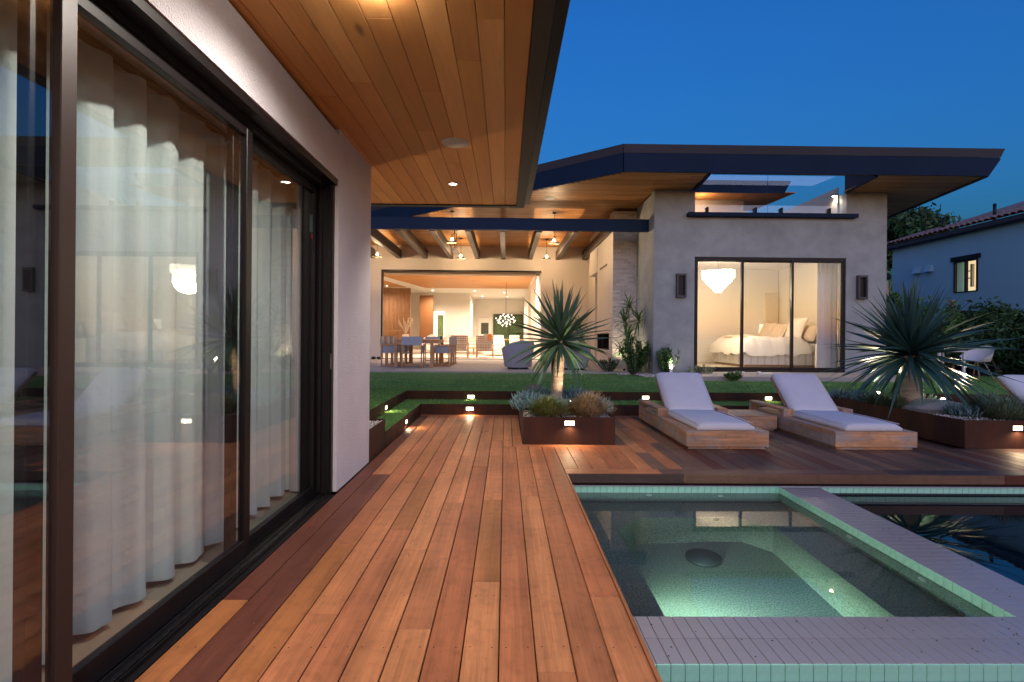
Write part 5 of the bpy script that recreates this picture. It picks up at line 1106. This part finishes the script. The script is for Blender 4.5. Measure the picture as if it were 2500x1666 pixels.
# shell chair and small table
sc_ = E('shell_chair', 'white moulded shell chair on wooden legs beyond the right yucca', 'chair', (11.45, 12.3, .305), R(100))
mb = MB(); n = 16; v = []
for i in range(n+1):
    a = R(-115)+R(230)*i/n
    for r_, z in ((.12, .42), (.26, .44), (.29, .52+.06*max(0, math.cos(a*.7))), (.32, .54+.28*max(0, math.cos(a*.75))**1.5)): v.append((math.sin(a)*r_, -math.cos(a)*r_, z))
mb.add(v, [(i*4+j, (i+1)*4+j, (i+1)*4+j+1, i*4+j+1) for i in range(n) for j in range(3)]); part('shell', mb, m_sling, sc_, True); part('seat', MB().lathe([(0, .41), (.24, .43), (.26, .46)], 20), m_sling, sc_, True)
for a, b in ((-1, -1), (1, -1), (-1, 1), (1, 1)): part('leg', MB().tube([(a*.1, b*.1, .41), (a*.24, b*.22, 0)], [.016, .011], 8), m_teak, sc_, True)
tb_ = E('garden_table', 'small white garden table beside the shell chair', 'table', (10.75, 12.5, .305)); part('table_top', MB().cbox(-.35, .35, -.35, .35, .66, .69, .01), m_sling, tb_)
for a, b in ((-.3, -.3), (.3, -.3), (-.3, .3), (.3, .3)): part('leg', MB().cbox(a-.025, a+.025, b-.025, b+.025, 0, .659, .004), m_sling, tb_)
# neighbour house
nb = E('neighbour_house', 'stucco neighbour house, walls tinted with blue dusk light, with clay tile eave and lit window', 'house', (16, 16, 0)); XN = 16
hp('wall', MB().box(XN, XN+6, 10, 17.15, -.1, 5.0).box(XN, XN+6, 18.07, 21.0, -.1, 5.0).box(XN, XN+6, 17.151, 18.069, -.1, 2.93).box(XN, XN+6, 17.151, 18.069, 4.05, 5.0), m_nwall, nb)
wn = link('window', None, nb); wn.location = Vector((XN, 17.15, 2.93)) - nb.location
part('frame', MB().box(-.03, .06, .002, .05, .03, 1.12).box(-.03, .06, .87, .918, .03, 1.12).box(-.03, .06, .43, .49, .03, 1.12).box(-.03, .06, .002, .918, 0, .03).box(-.03, .06, .05, .87, 1.06, 1.118), m_black, wn)
part('lintel', MB().box(-.06, -.001, -.1, 1.02, 1.12, 1.27), m_black, wn); part('pane', MB().box(.02, .028, .05, .87, .03, 1.06), m_glassb, wn)
part('lit_room', MB().box(.4, .42, -.3, 2.2, -.2, 1.5), emis('neighbour lit room', (1, .72, .38), 1.0), wn); part('shelf', MB().box(.3, .39, .55, .62, .2, 1.0).box(.3, .39, .62, .8, .5, .53).box(.3, .39, .62, .8, .75, .78), m_linen2, wn)
part('faucet', MB().tube([(.25, .2, .03), (.25, .2, .2), (.25, .25, .26), (.25, .31, .26), (.25, .33, .2)], .012, 6), m_black, wn, True)
hp('eave', MB().box(XN-.35, XN+.1, 9.5, 21.4, 4.98, 5.12), mat('eave paint', (.03, .03, .05), .6), nb)
rf_ = hp('roof', MB().add([(XN-.4, 9.5, 5.125), (XN-.4, 21.5, 5.125), (XN+6, 21.5, 7.2), (XN+6, 9.5, 7.2)], [(0, 1, 2, 3)]), m_clay, nb)
tm = MB(); tm.v = []
for j, yy in enumerate((0, .42)):
    for i in range(9): a = math.pi*i/8; tm.v.append((yy, .11*math.cos(a)*(1-.1*j), .075*math.sin(a)*(1-.1*j)))
tm.f = [(i, i+1, i+10, i+9) for i in range(8)]; tme = tm.mesh('roof_tile', m_clay, True); sl2 = math.atan(2.075/6.4)
r = random.Random(3)
for c_ in range(5):
    for k in range(54): o = link('roof_tile', tme, rf_, (XN-.43+.38*c_, 9.6+.22*k, 5.13+.38*c_*.324+r.uniform(0, .01)), (0, -sl2, r.uniform(-.02, .02)))
for y, lb in ((19.25, 'left'), (17.2, 'right')):
    o = part('vent_pipe', MB().cyl((0, 0), .05, 0, .55, 12), m_black, None, True, loc=(XN+.6, y, 5.35)); tag(o, lb + ' dark vent pipe standing on the neighbour roof', 'pipe', 'vent pipes on the neighbour roof')
for y, lb in ((19.65, 'left'), (19.1, 'right')):
    t = E('wall_vent', lb + ' hooded vent on the neighbour wall', 'vent', (XN, y, 3.82), 0, 'hooded vents on the neighbour wall'); part('hood', MB().add([(-.2, -.14, 0), (-.2, .14, 0), (-.001, .14, 0), (-.001, -.14, 0), (-.08, -.12, .24), (-.08, .12, .24), (-.001, .12, .26), (-.001, -.12, .26)], [(3, 2, 1, 0), (0, 1, 5, 4), (4, 5, 6, 7), (1, 2, 6, 5), (3, 0, 4, 7)]), m_nwall, t)
tr2 = E('low_roof', 'end of a lower tiled roof beside the stucco wing', 'roof', (15.6, 22, 3.9)); part('ridge_tile', MB().tube([(-2, 0, -.6), (1.0, 0, .1)], .16, 12), m_clay, tr2, True); part('eave_board', MB().box(-2, .8, -.1, .1, -.9, -.6), m_black, tr2)
hedge('dark tree crown rising between the stucco wing and the neighbour house', (22.5, 30, 0), 2.8, 3, 2.0, 16000, m_darkleaf, 60, 'garden_tree', 'tree', .22, 5.2, 'trees beyond the houses')
hedge('slender garden tree in front of the neighbour wall', (12.2, 16.5, .3), .8, .6, .55, 2600, m_stemleaf, 61, 'garden_tree', 'tree', .08, 1.45, 'trees beyond the houses')
